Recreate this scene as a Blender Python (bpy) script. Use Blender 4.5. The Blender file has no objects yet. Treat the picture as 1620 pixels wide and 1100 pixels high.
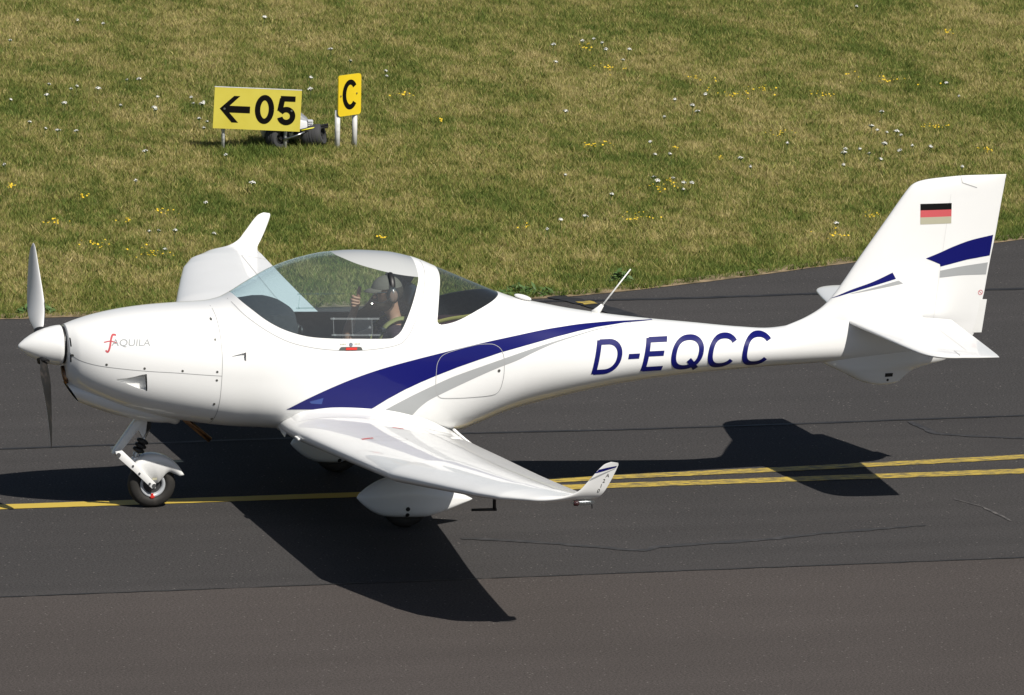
import bpy, bmesh, math, random
import numpy as np
from mathutils import Vector, Matrix
from mathutils.bvhtree import BVHTree

random.seed(7)
rng = np.random.default_rng(11)
scene = bpy.context.scene
COL = scene.collection
R = math.radians

# ------------------------------------------------------------------ camera
cam_data = bpy.data.cameras.new("camera")
cam = bpy.data.objects.new("camera", cam_data)
COL.objects.link(cam)
YAW, PITCH, ROLL = 0.25773, 0.17946, 0.01506
fw = Vector((math.sin(YAW) * math.cos(PITCH), math.cos(YAW) * math.cos(PITCH), -math.sin(PITCH)))
rt = Vector((math.cos(YAW), -math.sin(YAW), 0))
up = rt.cross(fw)
r2 = rt * math.cos(ROLL) + up * math.sin(ROLL)
u2 = up * math.cos(ROLL) - rt * math.sin(ROLL)
M = Matrix((r2, u2, -fw)).transposed().to_4x4()
M.translation = Vector((-12.3009, -60.3644, 12.3923))
cam.matrix_world = M
cam_data.sensor_width = 36.0
cam_data.lens = 14000.0 / 1620.0 * 36.0
cam_data.clip_start = 1.0
cam_data.clip_end = 8000.0
scene.camera = cam

# ------------------------------------------------------------------ sky and sun
SUN_TO = Vector((0.3626, -0.8037, 1.0)).normalized()
world = bpy.data.worlds.new("World")
scene.world = world
world.use_nodes = True
wn = world.node_tree.nodes
sky = wn.new("ShaderNodeTexSky")
sky.sky_type = 'NISHITA'
sky.sun_disc = False
sky.sun_elevation = math.asin(SUN_TO.z)
sky.sun_rotation = math.atan2(SUN_TO.x, SUN_TO.y)
bg = wn["Background"]
bg.inputs["Strength"].default_value = 0.05
world.node_tree.links.new(sky.outputs[0], bg.inputs["Color"])

sl = bpy.data.lights.new("sun", 'SUN')
sl.energy = 5.0
sl.angle = R(0.53)
sl.color = (1.0, 0.955, 0.88)
sun = bpy.data.objects.new("sun", sl)
COL.objects.link(sun)
sun.rotation_euler = (-SUN_TO).to_track_quat('-Z', 'Y').to_euler()
sun.location = (6, -12, 20)

vs = scene.view_settings
vs.view_transform = 'Standard'
vs.look = 'None'
vs.exposure = 0.06
vs.gamma = 1.0
vs.use_curve_mapping = False
try:
    scene.cycles.max_bounces = 8
    scene.cycles.transparent_max_bounces = 16
except Exception:
    pass


# ------------------------------------------------------------------ materials
def material(name, color=(0.8, 0.8, 0.8), rough=0.5, metal=0.0, coat=0.0, coat_rough=0.03, spec=0.5,
             noise=None, bump=None):
    m = bpy.data.materials.new(name)
    m.use_nodes = True
    nt = m.node_tree
    b = nt.nodes["Principled BSDF"]
    b.inputs["Base Color"].default_value = (*color, 1)
    b.inputs["Roughness"].default_value = rough
    b.inputs["Metallic"].default_value = metal
    b.inputs["Specular IOR Level"].default_value = spec
    b.inputs["Coat Weight"].default_value = coat
    b.inputs["Coat Roughness"].default_value = coat_rough
    geo = nt.nodes.new("ShaderNodeNewGeometry")
    if noise:
        scale, c2, lo, hi = noise
        n = nt.nodes.new("ShaderNodeTexNoise")
        n.inputs["Scale"].default_value = scale
        n.inputs["Detail"].default_value = 6
        nt.links.new(geo.outputs["Position"], n.inputs["Vector"])
        r = nt.nodes.new("ShaderNodeMapRange")
        r.inputs[1].default_value = lo
        r.inputs[2].default_value = hi
        nt.links.new(n.outputs["Fac"], r.inputs[0])
        mx = nt.nodes.new("ShaderNodeMix")
        mx.data_type = 'RGBA'
        mx.inputs[6].default_value = (*color, 1)
        mx.inputs[7].default_value = (*c2, 1)
        nt.links.new(r.outputs[0], mx.inputs[0])
        nt.links.new(mx.outputs[2], b.inputs["Base Color"])
    if bump:
        scale, strength, dist = bump
        n = nt.nodes.new("ShaderNodeTexNoise")
        n.inputs["Scale"].default_value = scale
        n.inputs["Detail"].default_value = 4
        nt.links.new(geo.outputs["Position"], n.inputs["Vector"])
        bp = nt.nodes.new("ShaderNodeBump")
        bp.inputs["Strength"].default_value = strength
        bp.inputs["Distance"].default_value = dist
        nt.links.new(n.outputs["Fac"], bp.inputs["Height"])
        nt.links.new(bp.outputs[0], b.inputs["Normal"])
    return m


WHITE = material("white_gelcoat", (0.80, 0.80, 0.79), 0.38, coat=0.58, coat_rough=0.015, spec=0.2,
                 noise=(2.2, (0.765, 0.765, 0.75), 0.45, 0.8))
WHITE_DULL = material("white_paint", (0.78, 0.78, 0.76), 0.4, noise=(9, (0.70, 0.70, 0.67), 0.5, 0.8))
BLUE = material("blue_stripe", (0.005, 0.0065, 0.115), 0.4, coat=0.3, coat_rough=0.03, spec=0.15)
SILVER = material("grey_stripe", (0.35, 0.36, 0.365), 0.4, coat=0.4, spec=0.3)
SEAM = material("panel_gap", (0.33, 0.33, 0.33), 0.7)
SCREW = material("screw_grey", (0.10, 0.10, 0.09), 0.5, metal=0.3)
BLACK = material("black_plastic", (0.014, 0.014, 0.015), 0.45)
DARKIN = material("cabin_dark", (0.035, 0.038, 0.044), 0.75, noise=(30, (0.022, 0.024, 0.03), 0.4, 0.7))
SEATM = material("seat_fabric", (0.032, 0.040, 0.058), 0.85, noise=(60, (0.02, 0.026, 0.04), 0.4, 0.7))
RUBBER = material("tyre_rubber", (0.022, 0.020, 0.018), 0.75, noise=(25, (0.045, 0.04, 0.034), 0.5, 0.85))
METAL = material("bare_metal", (0.55, 0.56, 0.57), 0.28, metal=1.0)
COPPER = material("hot_exhaust_metal", (0.30, 0.17, 0.09), 0.32, metal=1.0, noise=(30, (0.12, 0.08, 0.06), 0.4, 0.7))
RED = material("red_paint", (0.62, 0.03, 0.02), 0.4)
PINKRED = material("faded_red", (0.55, 0.09, 0.10), 0.5)
GOLD = material("faded_gold", (0.43, 0.41, 0.30), 0.5)
FLAGBLACK = material("flag_black", (0.006, 0.006, 0.006), 0.7, spec=0.1)
WALK = material("wing_walk", (0.30, 0.30, 0.30), 0.8)
PROPBLACK = material("propeller_black", (0.018, 0.018, 0.018), 0.42, noise=(14, (0.06, 0.05, 0.045), 0.55, 0.8))
GREENM = material("green_sticker", (0.03, 0.25, 0.12), 0.4)


def glass_mat(name, tint, rough=0.0, dirt=0.02):
    m = bpy.data.materials.new(name)
    m.use_nodes = True
    nt = m.node_tree
    nt.nodes.remove(nt.nodes["Principled BSDF"])
    out = nt.nodes["Material Output"]
    tr = nt.nodes.new("ShaderNodeBsdfTransparent")
    tr.inputs[0].default_value = (*tint, 1)
    gl = nt.nodes.new("ShaderNodeBsdfGlossy")
    gl.inputs[0].default_value = (1, 1, 1, 1)
    gl.inputs["Roughness"].default_value = rough
    fr = nt.nodes.new("ShaderNodeFresnel")
    gb = nt.nodes.new("ShaderNodeNewGeometry")
    io = nt.nodes.new("ShaderNodeMapRange")          # one thin sheet: same reflectance from both sides
    io.inputs[3].default_value = 1.5
    io.inputs[4].default_value = 1.0 / 1.5
    nt.links.new(gb.outputs["Backfacing"], io.inputs[0])
    nt.links.new(io.outputs[0], fr.inputs[0])
    mx = nt.nodes.new("ShaderNodeMixShader")
    nt.links.new(fr.outputs[0], mx.inputs[0])
    nt.links.new(tr.outputs[0], mx.inputs[1])
    nt.links.new(gl.outputs[0], mx.inputs[2])
    df = nt.nodes.new("ShaderNodeBsdfDiffuse")
    df.inputs[0].default_value = (0.7, 0.75, 0.78, 1)
    mx2 = nt.nodes.new("ShaderNodeMixShader")
    mx2.inputs[0].default_value = dirt
    nt.links.new(mx.outputs[0], mx2.inputs[1])
    nt.links.new(df.outputs[0], mx2.inputs[2])
    nt.links.new(mx2.outputs[0], out.inputs[0])
    return m


GLASS = glass_mat("canopy_glass", (0.80, 0.915, 0.935), 0.0, 0.045)
GLASS_REAR = glass_mat("rear_window_glass", (0.72, 0.79, 0.81), 0.0, 0.025)
CLEAR = glass_mat("clear_lens", (0.85, 0.87, 0.87), 0.02, 0.03)
RAIL = glass_mat("clear_plastic_rail", (0.80, 0.86, 0.84), 0.1, 0.15)


# ------------------------------------------------------------------ object helpers
def link(o, parent=None):
    COL.objects.link(o)
    if parent is not None:
        o.parent = parent
    return o


def tag(o, label=None, cat=None, group=None, kind=None):
    if label:
        o["label"] = label
    if cat:
        o["category"] = cat
    if group:
        o["group"] = group
    if kind:
        o["kind"] = kind
    return o


def empty(name, loc, label=None, cat=None, group=None):
    o = bpy.data.objects.new(name, None)
    o.location = loc
    o.empty_display_size = 0.2
    link(o)
    return tag(o, label, cat, group)


def mesh_obj(name, V, F, mats, parent=None, smooth=True, normals=None, off=None, matidx=None):
    me = bpy.data.meshes.new(name)
    V = [tuple(map(float, v)) for v in V]
    F = [tuple(int(i) for i in f) for f in F]
    me.from_pydata(V, [], F)
    if not isinstance(mats, (list, tuple)):
        mats = [mats]
    for m in mats:
        me.materials.append(m)
    if matidx is not None:
        me.polygons.foreach_set("material_index", list(matidx))
    me.polygons.foreach_set("use_smooth", [bool(smooth)] * len(me.polygons))
    if normals is not None:
        me.normals_split_custom_set_from_vertices([tuple(map(float, n)) for n in normals])
    me.update()
    o = bpy.data.objects.new(name, me)
    if off is not None:
        o.location = off
    return link(o, parent)


def bm_obj(name, bm, mats, parent=None, smooth=False, off=None, angle=None):
    me = bpy.data.meshes.new(name)
    bmesh.ops.recalc_face_normals(bm, faces=bm.faces[:])
    bm.to_mesh(me)
    bm.free()
    if not isinstance(mats, (list, tuple)):
        mats = [mats]
    for m in mats:
        me.materials.append(m)
    me.polygons.foreach_set("use_smooth", [bool(smooth)] * len(me.polygons))
    if smooth and angle:
        me.set_sharp_from_angle(angle=R(angle))
    o = bpy.data.objects.new(name, me)
    if off is not None:
        o.location = off
    return link(o, parent)


def box_bm(c, s, bevel=0.0, rot=None, seg=2):
    bm = bmesh.new()
    bmesh.ops.create_cube(bm, size=1.0)
    bmesh.ops.scale(bm, vec=s, verts=bm.verts[:])
    if bevel:
        bmesh.ops.bevel(bm, geom=bm.edges[:], offset=bevel, segments=seg, affect='EDGES', profile=0.5)
    if rot is not None:
        bmesh.ops.transform(bm, matrix=rot.to_4x4(), verts=bm.verts[:])
    bmesh.ops.translate(bm, vec=c, verts=bm.verts[:])
    return bm


def catmull(P, n):
    P = np.asarray(P, float)
    Q = np.vstack([2 * P[0] - P[1], P, 2 * P[-1] - P[-2]])
    out = []
    for i in range(len(P) - 1):
        p0, p1, p2, p3 = Q[i:i + 4]
        for t in np.linspace(0, 1, n, endpoint=False):
            out.append(0.5 * ((2 * p1) + (-p0 + p2) * t + (2 * p0 - 5 * p1 + 4 * p2 - p3) * t * t
                              + (-p0 + 3 * p1 - 3 * p2 + p3) * t ** 3))
    out.append(P[-1])
    return np.array(out)


def tube_bm(path, rad, seg=12, bm=None, cap=True, flat=None):
    """tube along a polyline, radius scalar or list; flat = (w,h) scale in the frame"""
    bm = bm or bmesh.new()
    P = [Vector(p) for p in path]
    rad = [rad] * len(P) if np.isscalar(rad) else list(rad)
    rings = []
    prev = None
    for i, p in enumerate(P):
        d = (P[min(i + 1, len(P) - 1)] - P[max(i - 1, 0)]).normalized()
        if prev is None:
            a = Vector((0, 1, 0)) if abs(d.y) < 0.9 else Vector((1, 0, 0))
            n = (a - d * a.dot(d)).normalized()
        else:
            n = (prev - d * prev.dot(d)).normalized()
        prev = n
        b = d.cross(n)
        fx, fy = flat if flat else (1, 1)
        ring = [bm.verts.new(p + (n * math.cos(2 * math.pi * k / seg) * fx + b * math.sin(2 * math.pi * k / seg) * fy) * rad[i])
                for k in range(seg)]
        rings.append(ring)
    for a, b in zip(rings[:-1], rings[1:]):
        for k in range(seg):
            bm.faces.new((a[k], a[(k + 1) % seg], b[(k + 1) % seg], b[k]))
    if cap:
        bm.faces.new(rings[0][::-1])
        bm.faces.new(rings[-1])
    return bm


def lathe_bm(profile, axis_o, axis_d, seg=40, bm=None):
    """profile: (t along axis, radius)"""
    bm = bm or bmesh.new()
    d = Vector(axis_d).normalized()
    a = Vector((0, 0, 1)) if abs(d.z) < 0.9 else Vector((1, 0, 0))
    n = (a - d * a.dot(d)).normalized()
    b = d.cross(n)
    o = Vector(axis_o)
    rings = []
    for t, r in profile:
        if r < 1e-6:
            rings.append([bm.verts.new(o + d * t)])
        else:
            rings.append([bm.verts.new(o + d * t + (n * math.cos(2 * math.pi * k / seg) + b * math.sin(2 * math.pi * k / seg)) * r)
                          for k in range(seg)])
    for A, B in zip(rings[:-1], rings[1:]):
        for k in range(seg):
            k2 = (k + 1) % seg
            if len(A) == 1 and len(B) == 1:
                continue
            if len(A) == 1:
                bm.faces.new((A[0], B[k2], B[k]))
            elif len(B) == 1:
                bm.faces.new((A[k], A[k2], B[0]))
            else:
                bm.faces.new((A[k], A[k2], B[k2], B[k]))
    return bm


def prism_bm(poly, y0, y1, bevel=0.0, axis='y'):
    """extrude a polygon given in (x,z) between y0 and y1"""
    bm = bmesh.new()
    a = [bm.verts.new((x, y0, z)) for x, z in poly]
    b = [bm.verts.new((x, y1, z)) for x, z in poly]
    bm.faces.new(a)
    bm.faces.new(b[::-1])
    n = len(poly)
    for i in range(n):
        bm.faces.new((a[i], b[i], b[(i + 1) % n], a[(i + 1) % n]))
    bmesh.ops.recalc_face_normals(bm, faces=bm.faces[:])
    if bevel:
        bmesh.ops.bevel(bm, geom=[e for e in bm.edges], offset=bevel, segments=2, affect='EDGES', profile=0.5)
    return bm


# ------------------------------------------------------------------ maths helpers
def pchip(x, y):
    x = np.asarray(x, float)
    y = np.asarray(y, float)
    h = np.diff(x)
    d = np.diff(y) / h
    m = np.zeros_like(y)
    for i in range(1, len(x) - 1):
        if d[i - 1] * d[i] > 0:
            w1 = 2 * h[i] + h[i - 1]
            w2 = h[i] + 2 * h[i - 1]
            m[i] = (w1 + w2) / (w1 / d[i - 1] + w2 / d[i])
    m[0] = d[0]
    m[-1] = d[-1]

    def f(q):
        q = np.clip(q, x[0], x[-1])
        i = np.clip(np.searchsorted(x, q) - 1, 0, len(x) - 2)
        t = (q - x[i]) / h[i]
        return ((1 + 2 * t) * (1 - t) ** 2 * y[i] + t * (1 - t) ** 2 * h[i] * m[i]
                + t * t * (3 - 2 * t) * y[i + 1] + t * t * (t - 1) * h[i] * m[i + 1])
    return f


def poly_sdf(P, poly):
    """signed distance of 2D points to a polygon, negative inside"""
    P = np.asarray(P, float)
    poly = np.asarray(poly, float)
    d = np.full(len(P), 1e9)
    inside = np.zeros(len(P), bool)
    for i in range(len(poly)):
        a = poly[i]
        b = poly[(i + 1) % len(poly)]
        e = b - a
        w = P - a
        t = np.clip((w @ e) / max(e @ e, 1e-12), 0, 1)
        d = np.minimum(d, np.hypot(*(w - t[:, None] * e).T))
        c = (a[1] > P[:, 1]) != (b[1] > P[:, 1])
        with np.errstate(divide='ignore', invalid='ignore'):
            xi = (b[0] - a[0]) * (P[:, 1] - a[1]) / (b[1] - a[1] if b[1] != a[1] else 1e-12) + a[0]
        inside ^= c & (P[:, 0] < xi)
    return np.where(inside, -d, d)


def compact(V, N, T):
    T = np.asarray(T, int).reshape(-1, 3)
    u, inv = np.unique(T, return_inverse=True)
    return V[u], N[u], inv.reshape(-1, 3)


def split(mesh, d):
    """split a triangle mesh (V,N,T) along d==0 -> (inside d<0, outside)"""
    V, N, T = mesh
    s = d < 0
    k = s[T].sum(1)
    ins = T[k == 3].tolist()
    outs = T[k == 0].tolist()
    nv, nn, cache = [], [], {}
    base = len(V)

    def cut(a, b):
        key = (min(a, b), max(a, b))
        if key not in cache:
            t = d[a] / (d[a] - d[b])
            nv.append(V[a] + (V[b] - V[a]) * t)
            n = N[a] + (N[b] - N[a]) * t
            nn.append(n / max(np.linalg.norm(n), 1e-9))
            cache[key] = base + len(nv) - 1
        return cache[key]
    for tri in T[(k > 0) & (k < 3)]:
        a, b, c = tri
        lone = s[tri].sum() == 1
        while s[a] != lone or s[b] == lone or s[c] == lone:
            a, b, c = b, c, a
        p = cut(a, b)
        q = cut(a, c)
        (ins if lone else outs).append([a, p, q])
        (outs if lone else ins).extend([[p, b, c], [p, c, q]])
    if nv:
        V = np.vstack([V, np.array(nv)])
        N = np.vstack([N, np.array(nn)])
    return compact(V, N, ins), compact(V, N, outs)


def vnormals(V, T):
    fn = np.cross(V[T[:, 1]] - V[T[:, 0]], V[T[:, 2]] - V[T[:, 0]])
    N = np.zeros_like(V)
    for j in range(3):
        np.add.at(N, T[:, j], fn)
    return N / np.maximum(np.linalg.norm(N, axis=1), 1e-12)[:, None]


def ring_loft(rings, cap0=True, cap1=True):
    """rings (S,K,3) closed loops -> V,T"""
    S, K = rings.shape[:2]
    V = rings.reshape(-1, 3)
    i = np.arange(S - 1)[:, None] * K
    j = np.arange(K)[None, :]
    j2 = (j + 1) % K
    a, b, c, e = (i + j).ravel(), (i + j2).ravel(), (i + K + j2).ravel(), (i + K + j).ravel()
    T = np.vstack([np.stack([a, b, c], 1), np.stack([a, c, e], 1)])
    extra = []
    if cap0:
        V = np.vstack([V, rings[0].mean(0)])
        m = len(V) - 1
        extra += [[m, (k + 1) % K, k] for k in range(K)]
    if cap1:
        V = np.vstack([V, rings[-1].mean(0)])
        m = len(V) - 1
        o = (S - 1) * K
        extra += [[m, o + k, o + (k + 1) % K] for k in range(K)]
    if extra:
        T = np.vstack([T, np.array(extra)])
    # outward orientation
    fn = np.cross(V[T[:, 1]] - V[T[:, 0]], V[T[:, 2]] - V[T[:, 0]])
    cen = V[T].mean(1)
    vol = (fn * cen).sum()
    if vol < 0:
        T = T[:, ::-1].copy()
    return V, T


def bvh_of(V, T):
    return BVHTree.FromPolygons([tuple(v) for v in V], [tuple(int(i) for i in t) for t in T])


def project(bvh, pts, eps=0.0016, side=-1):
    """(x,z) points pushed on to the side surface"""
    out = []
    raw = [bvh.ray_cast(Vector((x, side * 8.0, z)), Vector((0, -side, 0))) for x, z in pts]
    ys = [h[0].y for h in raw if h[0] is not None]
    last = ys[0] if ys else side * 0.3
    for (x, z), (hit, n, _, _) in zip(pts, raw):
        if hit is None:
            hit, n, _, _ = bvh.find_nearest(Vector((x, last, z)))
        if n.y * side < 0:
            n = -n
        last = hit.y
        out.append(hit + n * eps)
    return out


def cpath(P, n, smooth=True):
    """resample a 2D curve by chord length"""
    P = np.asarray(P, float)
    s = np.r_[0, np.cumsum(np.hypot(*np.diff(P, axis=0).T))]
    q = np.linspace(0, s[-1], n)
    if smooth and len(P) > 2:
        return np.stack([pchip(s, P[:, 0])(q), pchip(s, P[:, 1])(q)], 1)
    return np.stack([np.interp(q, s, P[:, 0]), np.interp(q, s, P[:, 1])], 1)


def strip(name, bvh, top, bot, mat, parent, n=90, m=8, eps=0.0016, side=-1, smooth=(True, True)):
    A = cpath(top, n, smooth[0])
    B = cpath(bot, n, smooth[1])
    pts = [A[i] * (1 - j / m) + B[i] * (j / m) for i in range(n) for j in range(m + 1)]
    V = project(bvh, pts, eps, side)
    F = [(i * (m + 1) + j, i * (m + 1) + j + 1, (i + 1) * (m + 1) + j + 1, (i + 1) * (m + 1) + j)
         for i in range(n - 1) for j in range(m)]
    return mesh_obj(name, V, F, mat, parent, True)


def ribbon(name, bvh, path, width, mat, parent, n=60, eps=0.0012, side=-1, closed=False, smooth=True):
    P = cpath(path, n, smooth)
    d = np.gradient(P, axis=0)
    d /= np.maximum(np.hypot(*d.T), 1e-9)[:, None]
    nrm = np.stack([-d[:, 1], d[:, 0]], 1)
    L = P + nrm * width / 2
    Rr = P - nrm * width / 2
    pts = np.stack([L, P, Rr], 1).reshape(-1, 2)
    V = project(bvh, pts, eps, side)
    F = []
    for i in range(n - 1):
        for j in range(2):
            F.append((3 * i + j, 3 * i + j + 1, 3 * i + 4 + j, 3 * i + 3 + j))
    return mesh_obj(name, V, F, mat, parent, True)


def text_tris(body, size=1.0, shear=0.0, offset=0.0, maxlen=0.06, spacing=1.0, xscale=1.0):
    cu = bpy.data.curves.new("lettering", 'FONT')
    cu.body = body
    cu.size = size
    cu.shear = shear
    cu.offset = offset
    cu.space_character = spacing
    cu.resolution_u = 8
    o = bpy.data.objects.new("lettering", cu)
    COL.objects.link(o)
    bpy.context.view_layer.update()
    dg = bpy.context.evaluated_depsgraph_get()
    me = bpy.data.meshes.new_from_object(o.evaluated_get(dg))
    bm = bmesh.new()
    bm.from_mesh(me)
    bpy.data.meshes.remove(me)
    bpy.data.objects.remove(o)
    bpy.data.curves.remove(cu)
    bmesh.ops.remove_doubles(bm, verts=bm.verts[:], dist=1e-6)
    bmesh.ops.triangulate(bm, faces=bm.faces[:])
    for _ in range(7):
        es = [e for e in bm.edges if e.calc_length() > maxlen]
        if not es:
            break
        bmesh.ops.subdivide_edges(bm, edges=es, cuts=1)
        bmesh.ops.triangulate(bm, faces=bm.faces[:])
    V = np.array([v.co[:2] for v in bm.verts])
    bm.verts.index_update()
    F = [[v.index for v in f.verts] for f in bm.faces]
    bm.free()
    V[:, 0] *= xscale
    return V, F


def decal_text(name, bvh, body, p0, height, angle, mat, parent, shear=0.0, offset=0.0, width=None, eps=0.0016, maxlen=0.03):
    """p0 = lower left (x,z); height = cap height in metres"""
    V, F = text_tris(body, 1.0, 0.0, offset, 0.05)
    V = V - V.min(0)
    k = height / V[:, 1].max()
    V[:, 1] *= k
    kx = k if width is None else (width / V[:, 0].max())
    V[:, 0] *= kx
    V[:, 0] += V[:, 1] * shear
    c, s = math.cos(angle), math.sin(angle)
    pts = [(p0[0] + x * c - y * s, p0[1] + x * s + y * c) for x, y in V]
    return mesh_obj(name, project(bvh, pts, eps), F, mat, parent, True)


# value noise for scattering
def vnoise(x, y, scale, seed, octaves=3):
    g = np.random.default_rng(seed)
    tot = np.zeros_like(x)
    amp, norm = 1.0, 0.0
    for o in range(octaves):
        G = g.random((128, 128))
        u = x / scale * 2 ** o + 31.7 * o
        v = y / scale * 2 ** o + 17.3 * o
        iu, iv = np.floor(u).astype(int), np.floor(v).astype(int)
        fu, fv = u - iu, v - iv
        fu = fu * fu * (3 - 2 * fu)
        fv = fv * fv * (3 - 2 * fv)
        a = G[iu % 128, iv % 128]
        b = G[(iu + 1) % 128, iv % 128]
        c = G[iu % 128, (iv + 1) % 128]
        d = G[(iu + 1) % 128, (iv + 1) % 128]
        tot += amp * ((a * (1 - fu) + b * fu) * (1 - fv) + (c * (1 - fu) + d * fu) * fv)
        norm += amp
        amp *= 0.55
    return tot / norm




def stroke_mesh(paths, w):
    """flat lettering from centre lines: list of 2D paths -> (pts, faces, layer)"""
    P2, F, lay = [], [], []
    for li, path in enumerate(paths):
        P = np.asarray(path, float)
        d_ = np.gradient(P, axis=0) if len(P) > 2 else np.repeat((P[1] - P[0])[None], 2, 0)
        d_ /= np.maximum(np.hypot(*d_.T), 1e-9)[:, None]
        nr = np.stack([-d_[:, 1], d_[:, 0]], 1)
        b = len(P2)
        m = len(P)
        for q in np.stack([P + nr * w / 2, P, P - nr * w / 2], 1).reshape(-1, 2):
            P2.append(q)
            lay.append(li)
        for i in range(m - 1):
            for j in range(2):
                F.append((b + 3 * i + j, b + 3 * i + j + 1, b + 3 * i + 4 + j, b + 3 * i + 3 + j))
    return np.array(P2), F, lay


def seg(a, b, n=8):
    return [(a[0] + (b[0] - a[0]) * t, a[1] + (b[1] - a[1]) * t) for t in np.linspace(0, 1, n)]


def arc(cx, cy, rx, ry, a0, a1, n=40):
    return [(cx + rx * math.cos(R(a)), cy + ry * math.sin(R(a))) for a in np.linspace(a0, a1, n)]


def rarc(cx, cy, rx, ry, a0, a1, n=44, p=2.35):
    """slightly squared oval arc"""
    out = []
    for a in np.linspace(a0, a1, n):
        c, s = math.cos(R(a)), math.sin(R(a))
        out.append((cx + rx * math.copysign(abs(c) ** (2 / p), c), cy + ry * math.copysign(abs(s) ** (2 / p), s)))
    return out
# ------------------------------------------------------------------ ground and pavement
def asphalt(name, base, warm, seed, stain=0.8):
    m = bpy.data.materials.new(name)
    m.use_nodes = True
    nt = m.node_tree
    L = nt.links.new
    b = nt.nodes["Principled BSDF"]
    geo = nt.nodes.new("ShaderNodeNewGeometry")
    mp = nt.nodes.new("ShaderNodeMapping")
    mp.inputs["Location"].default_value = (seed, seed * 1.7, 0)
    L(geo.outputs["Position"], mp.inputs[0])

    def noise(scale, detail, rough=0.55):
        n = nt.nodes.new("ShaderNodeTexNoise")
        n.inputs["Scale"].default_value = scale
        n.inputs["Detail"].default_value = detail
        n.inputs["Roughness"].default_value = rough
        L(mp.outputs[0], n.inputs["Vector"])
        return n.outputs["Fac"]

    def rng_(v, a, b_, c, d):
        r = nt.nodes.new("ShaderNodeMapRange")
        for i, k in zip((1, 2, 3, 4), (a, b_, c, d)):
            r.inputs[i].default_value = k
        L(v, r.inputs[0])
        return r.outputs[0]

    def mix(f, c1, c2, mode='MIX'):
        x = nt.nodes.new("ShaderNodeMix")
        x.data_type = 'RGBA'
        x.blend_type = mode
        for sock, c in ((x.inputs[0], f), (x.inputs[6], c1), (x.inputs[7], c2)):
            if isinstance(c, (tuple, float)):
                sock.default_value = (*c, 1) if isinstance(c, tuple) else c
            else:
                L(c, sock)
        return x.outputs[2]
    big = rng_(noise(0.35, 4), 0.35, 0.65, 0, 1)
    c = mix(big, base, warm)
    # streaks along the taxi direction
    mp2 = nt.nodes.new("ShaderNodeMapping")
    mp2.inputs["Scale"].default_value = (0.12, 2.6, 1)
    L(geo.outputs["Position"], mp2.inputs[0])
    st = nt.nodes.new("ShaderNodeTexNoise")
    st.inputs["Scale"].default_value = 1.0
    st.inputs["Detail"].default_value = 5
    L(mp2.outputs[0], st.inputs["Vector"])
    c = mix(rng_(st.outputs["Fac"], 0.3, 0.75, 0.0, 0.55), c, tuple(k * stain for k in base))
    # aggregate: fine grain and light stones
    grain = rng_(noise(62, 4, 0.85), 0.3, 0.7, 0.38, 1.72)
    g2 = nt.nodes.new("ShaderNodeCombineColor")
    for i in range(3):
        L(grain, g2.inputs[i])
    c = mix(1.0, c, g2.outputs[0], 'MULTIPLY')
    vo = nt.nodes.new("ShaderNodeTexVoronoi")
    vo.inputs["Scale"].default_value = 42
    L(mp.outputs[0], vo.inputs["Vector"])
    spot = rng_(vo.outputs["Distance"], 0.12, 0.32, 1, 0)
    sel = nt.nodes.new("ShaderNodeSeparateColor")
    L(vo.outputs["Color"], sel.inputs[0])
    pick = rng_(sel.outputs[0], 0.955, 0.97, 0, 0.85)
    mul = nt.nodes.new("ShaderNodeMath")
    mul.operation = 'MULTIPLY'
    L(spot, mul.inputs[0])
    L(pick, mul.inputs[1])
    c = mix(mul.outputs[0], c, (0.26, 0.24, 0.22))
    pick2 = rng_(sel.outputs[1], 0.9, 0.93, 0, 0.7)
    mul2 = nt.nodes.new("ShaderNodeMath")
    mul2.operation = 'MULTIPLY'
    L(spot, mul2.inputs[0])
    L(pick2, mul2.inputs[1])
    c = mix(mul2.outputs[0], c, (0.02, 0.02, 0.02))
    L(c, b.inputs["Base Color"])
    b.inputs["Roughness"].default_value = 0.88
    b.inputs["Specular IOR Level"].default_value = 0.07
    bp = nt.nodes.new("ShaderNodeBump")
    bp.inputs["Strength"].default_value = 0.6
    bp.inputs["Distance"].default_value = 0.004
    L(noise(120, 3, 0.7), bp.inputs["Height"])
    L(bp.outputs[0], b.inputs["Normal"])
    return m


ASPH_MID = asphalt("taxiway_asphalt", (0.054, 0.0512, 0.0508), (0.061, 0.0575, 0.0565), 3.0)
ASPH_NEAR = asphalt("older_asphalt", (0.069, 0.0605, 0.0565), (0.078, 0.0680, 0.0635), 9.0, 0.88)
ASPH_FAR = asphalt("taxiway_asphalt_outer", (0.057, 0.0545, 0.0540), (0.064, 0.0605, 0.0598), 21.0)
TAR = material("joint_bitumen", (0.016, 0.015, 0.015), 0.6, noise=(6, (0.03, 0.029, 0.029), 0.45, 0.7))
SCUFF = material("worn_bitumen", (0.030, 0.029, 0.030), 0.7, noise=(11, (0.05, 0.047, 0.047), 0.48, 0.62))
CHALK = material("scraped_asphalt", (0.12, 0.11, 0.105), 0.9, noise=(14, (0.058, 0.054, 0.054), 0.4, 0.55))


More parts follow.
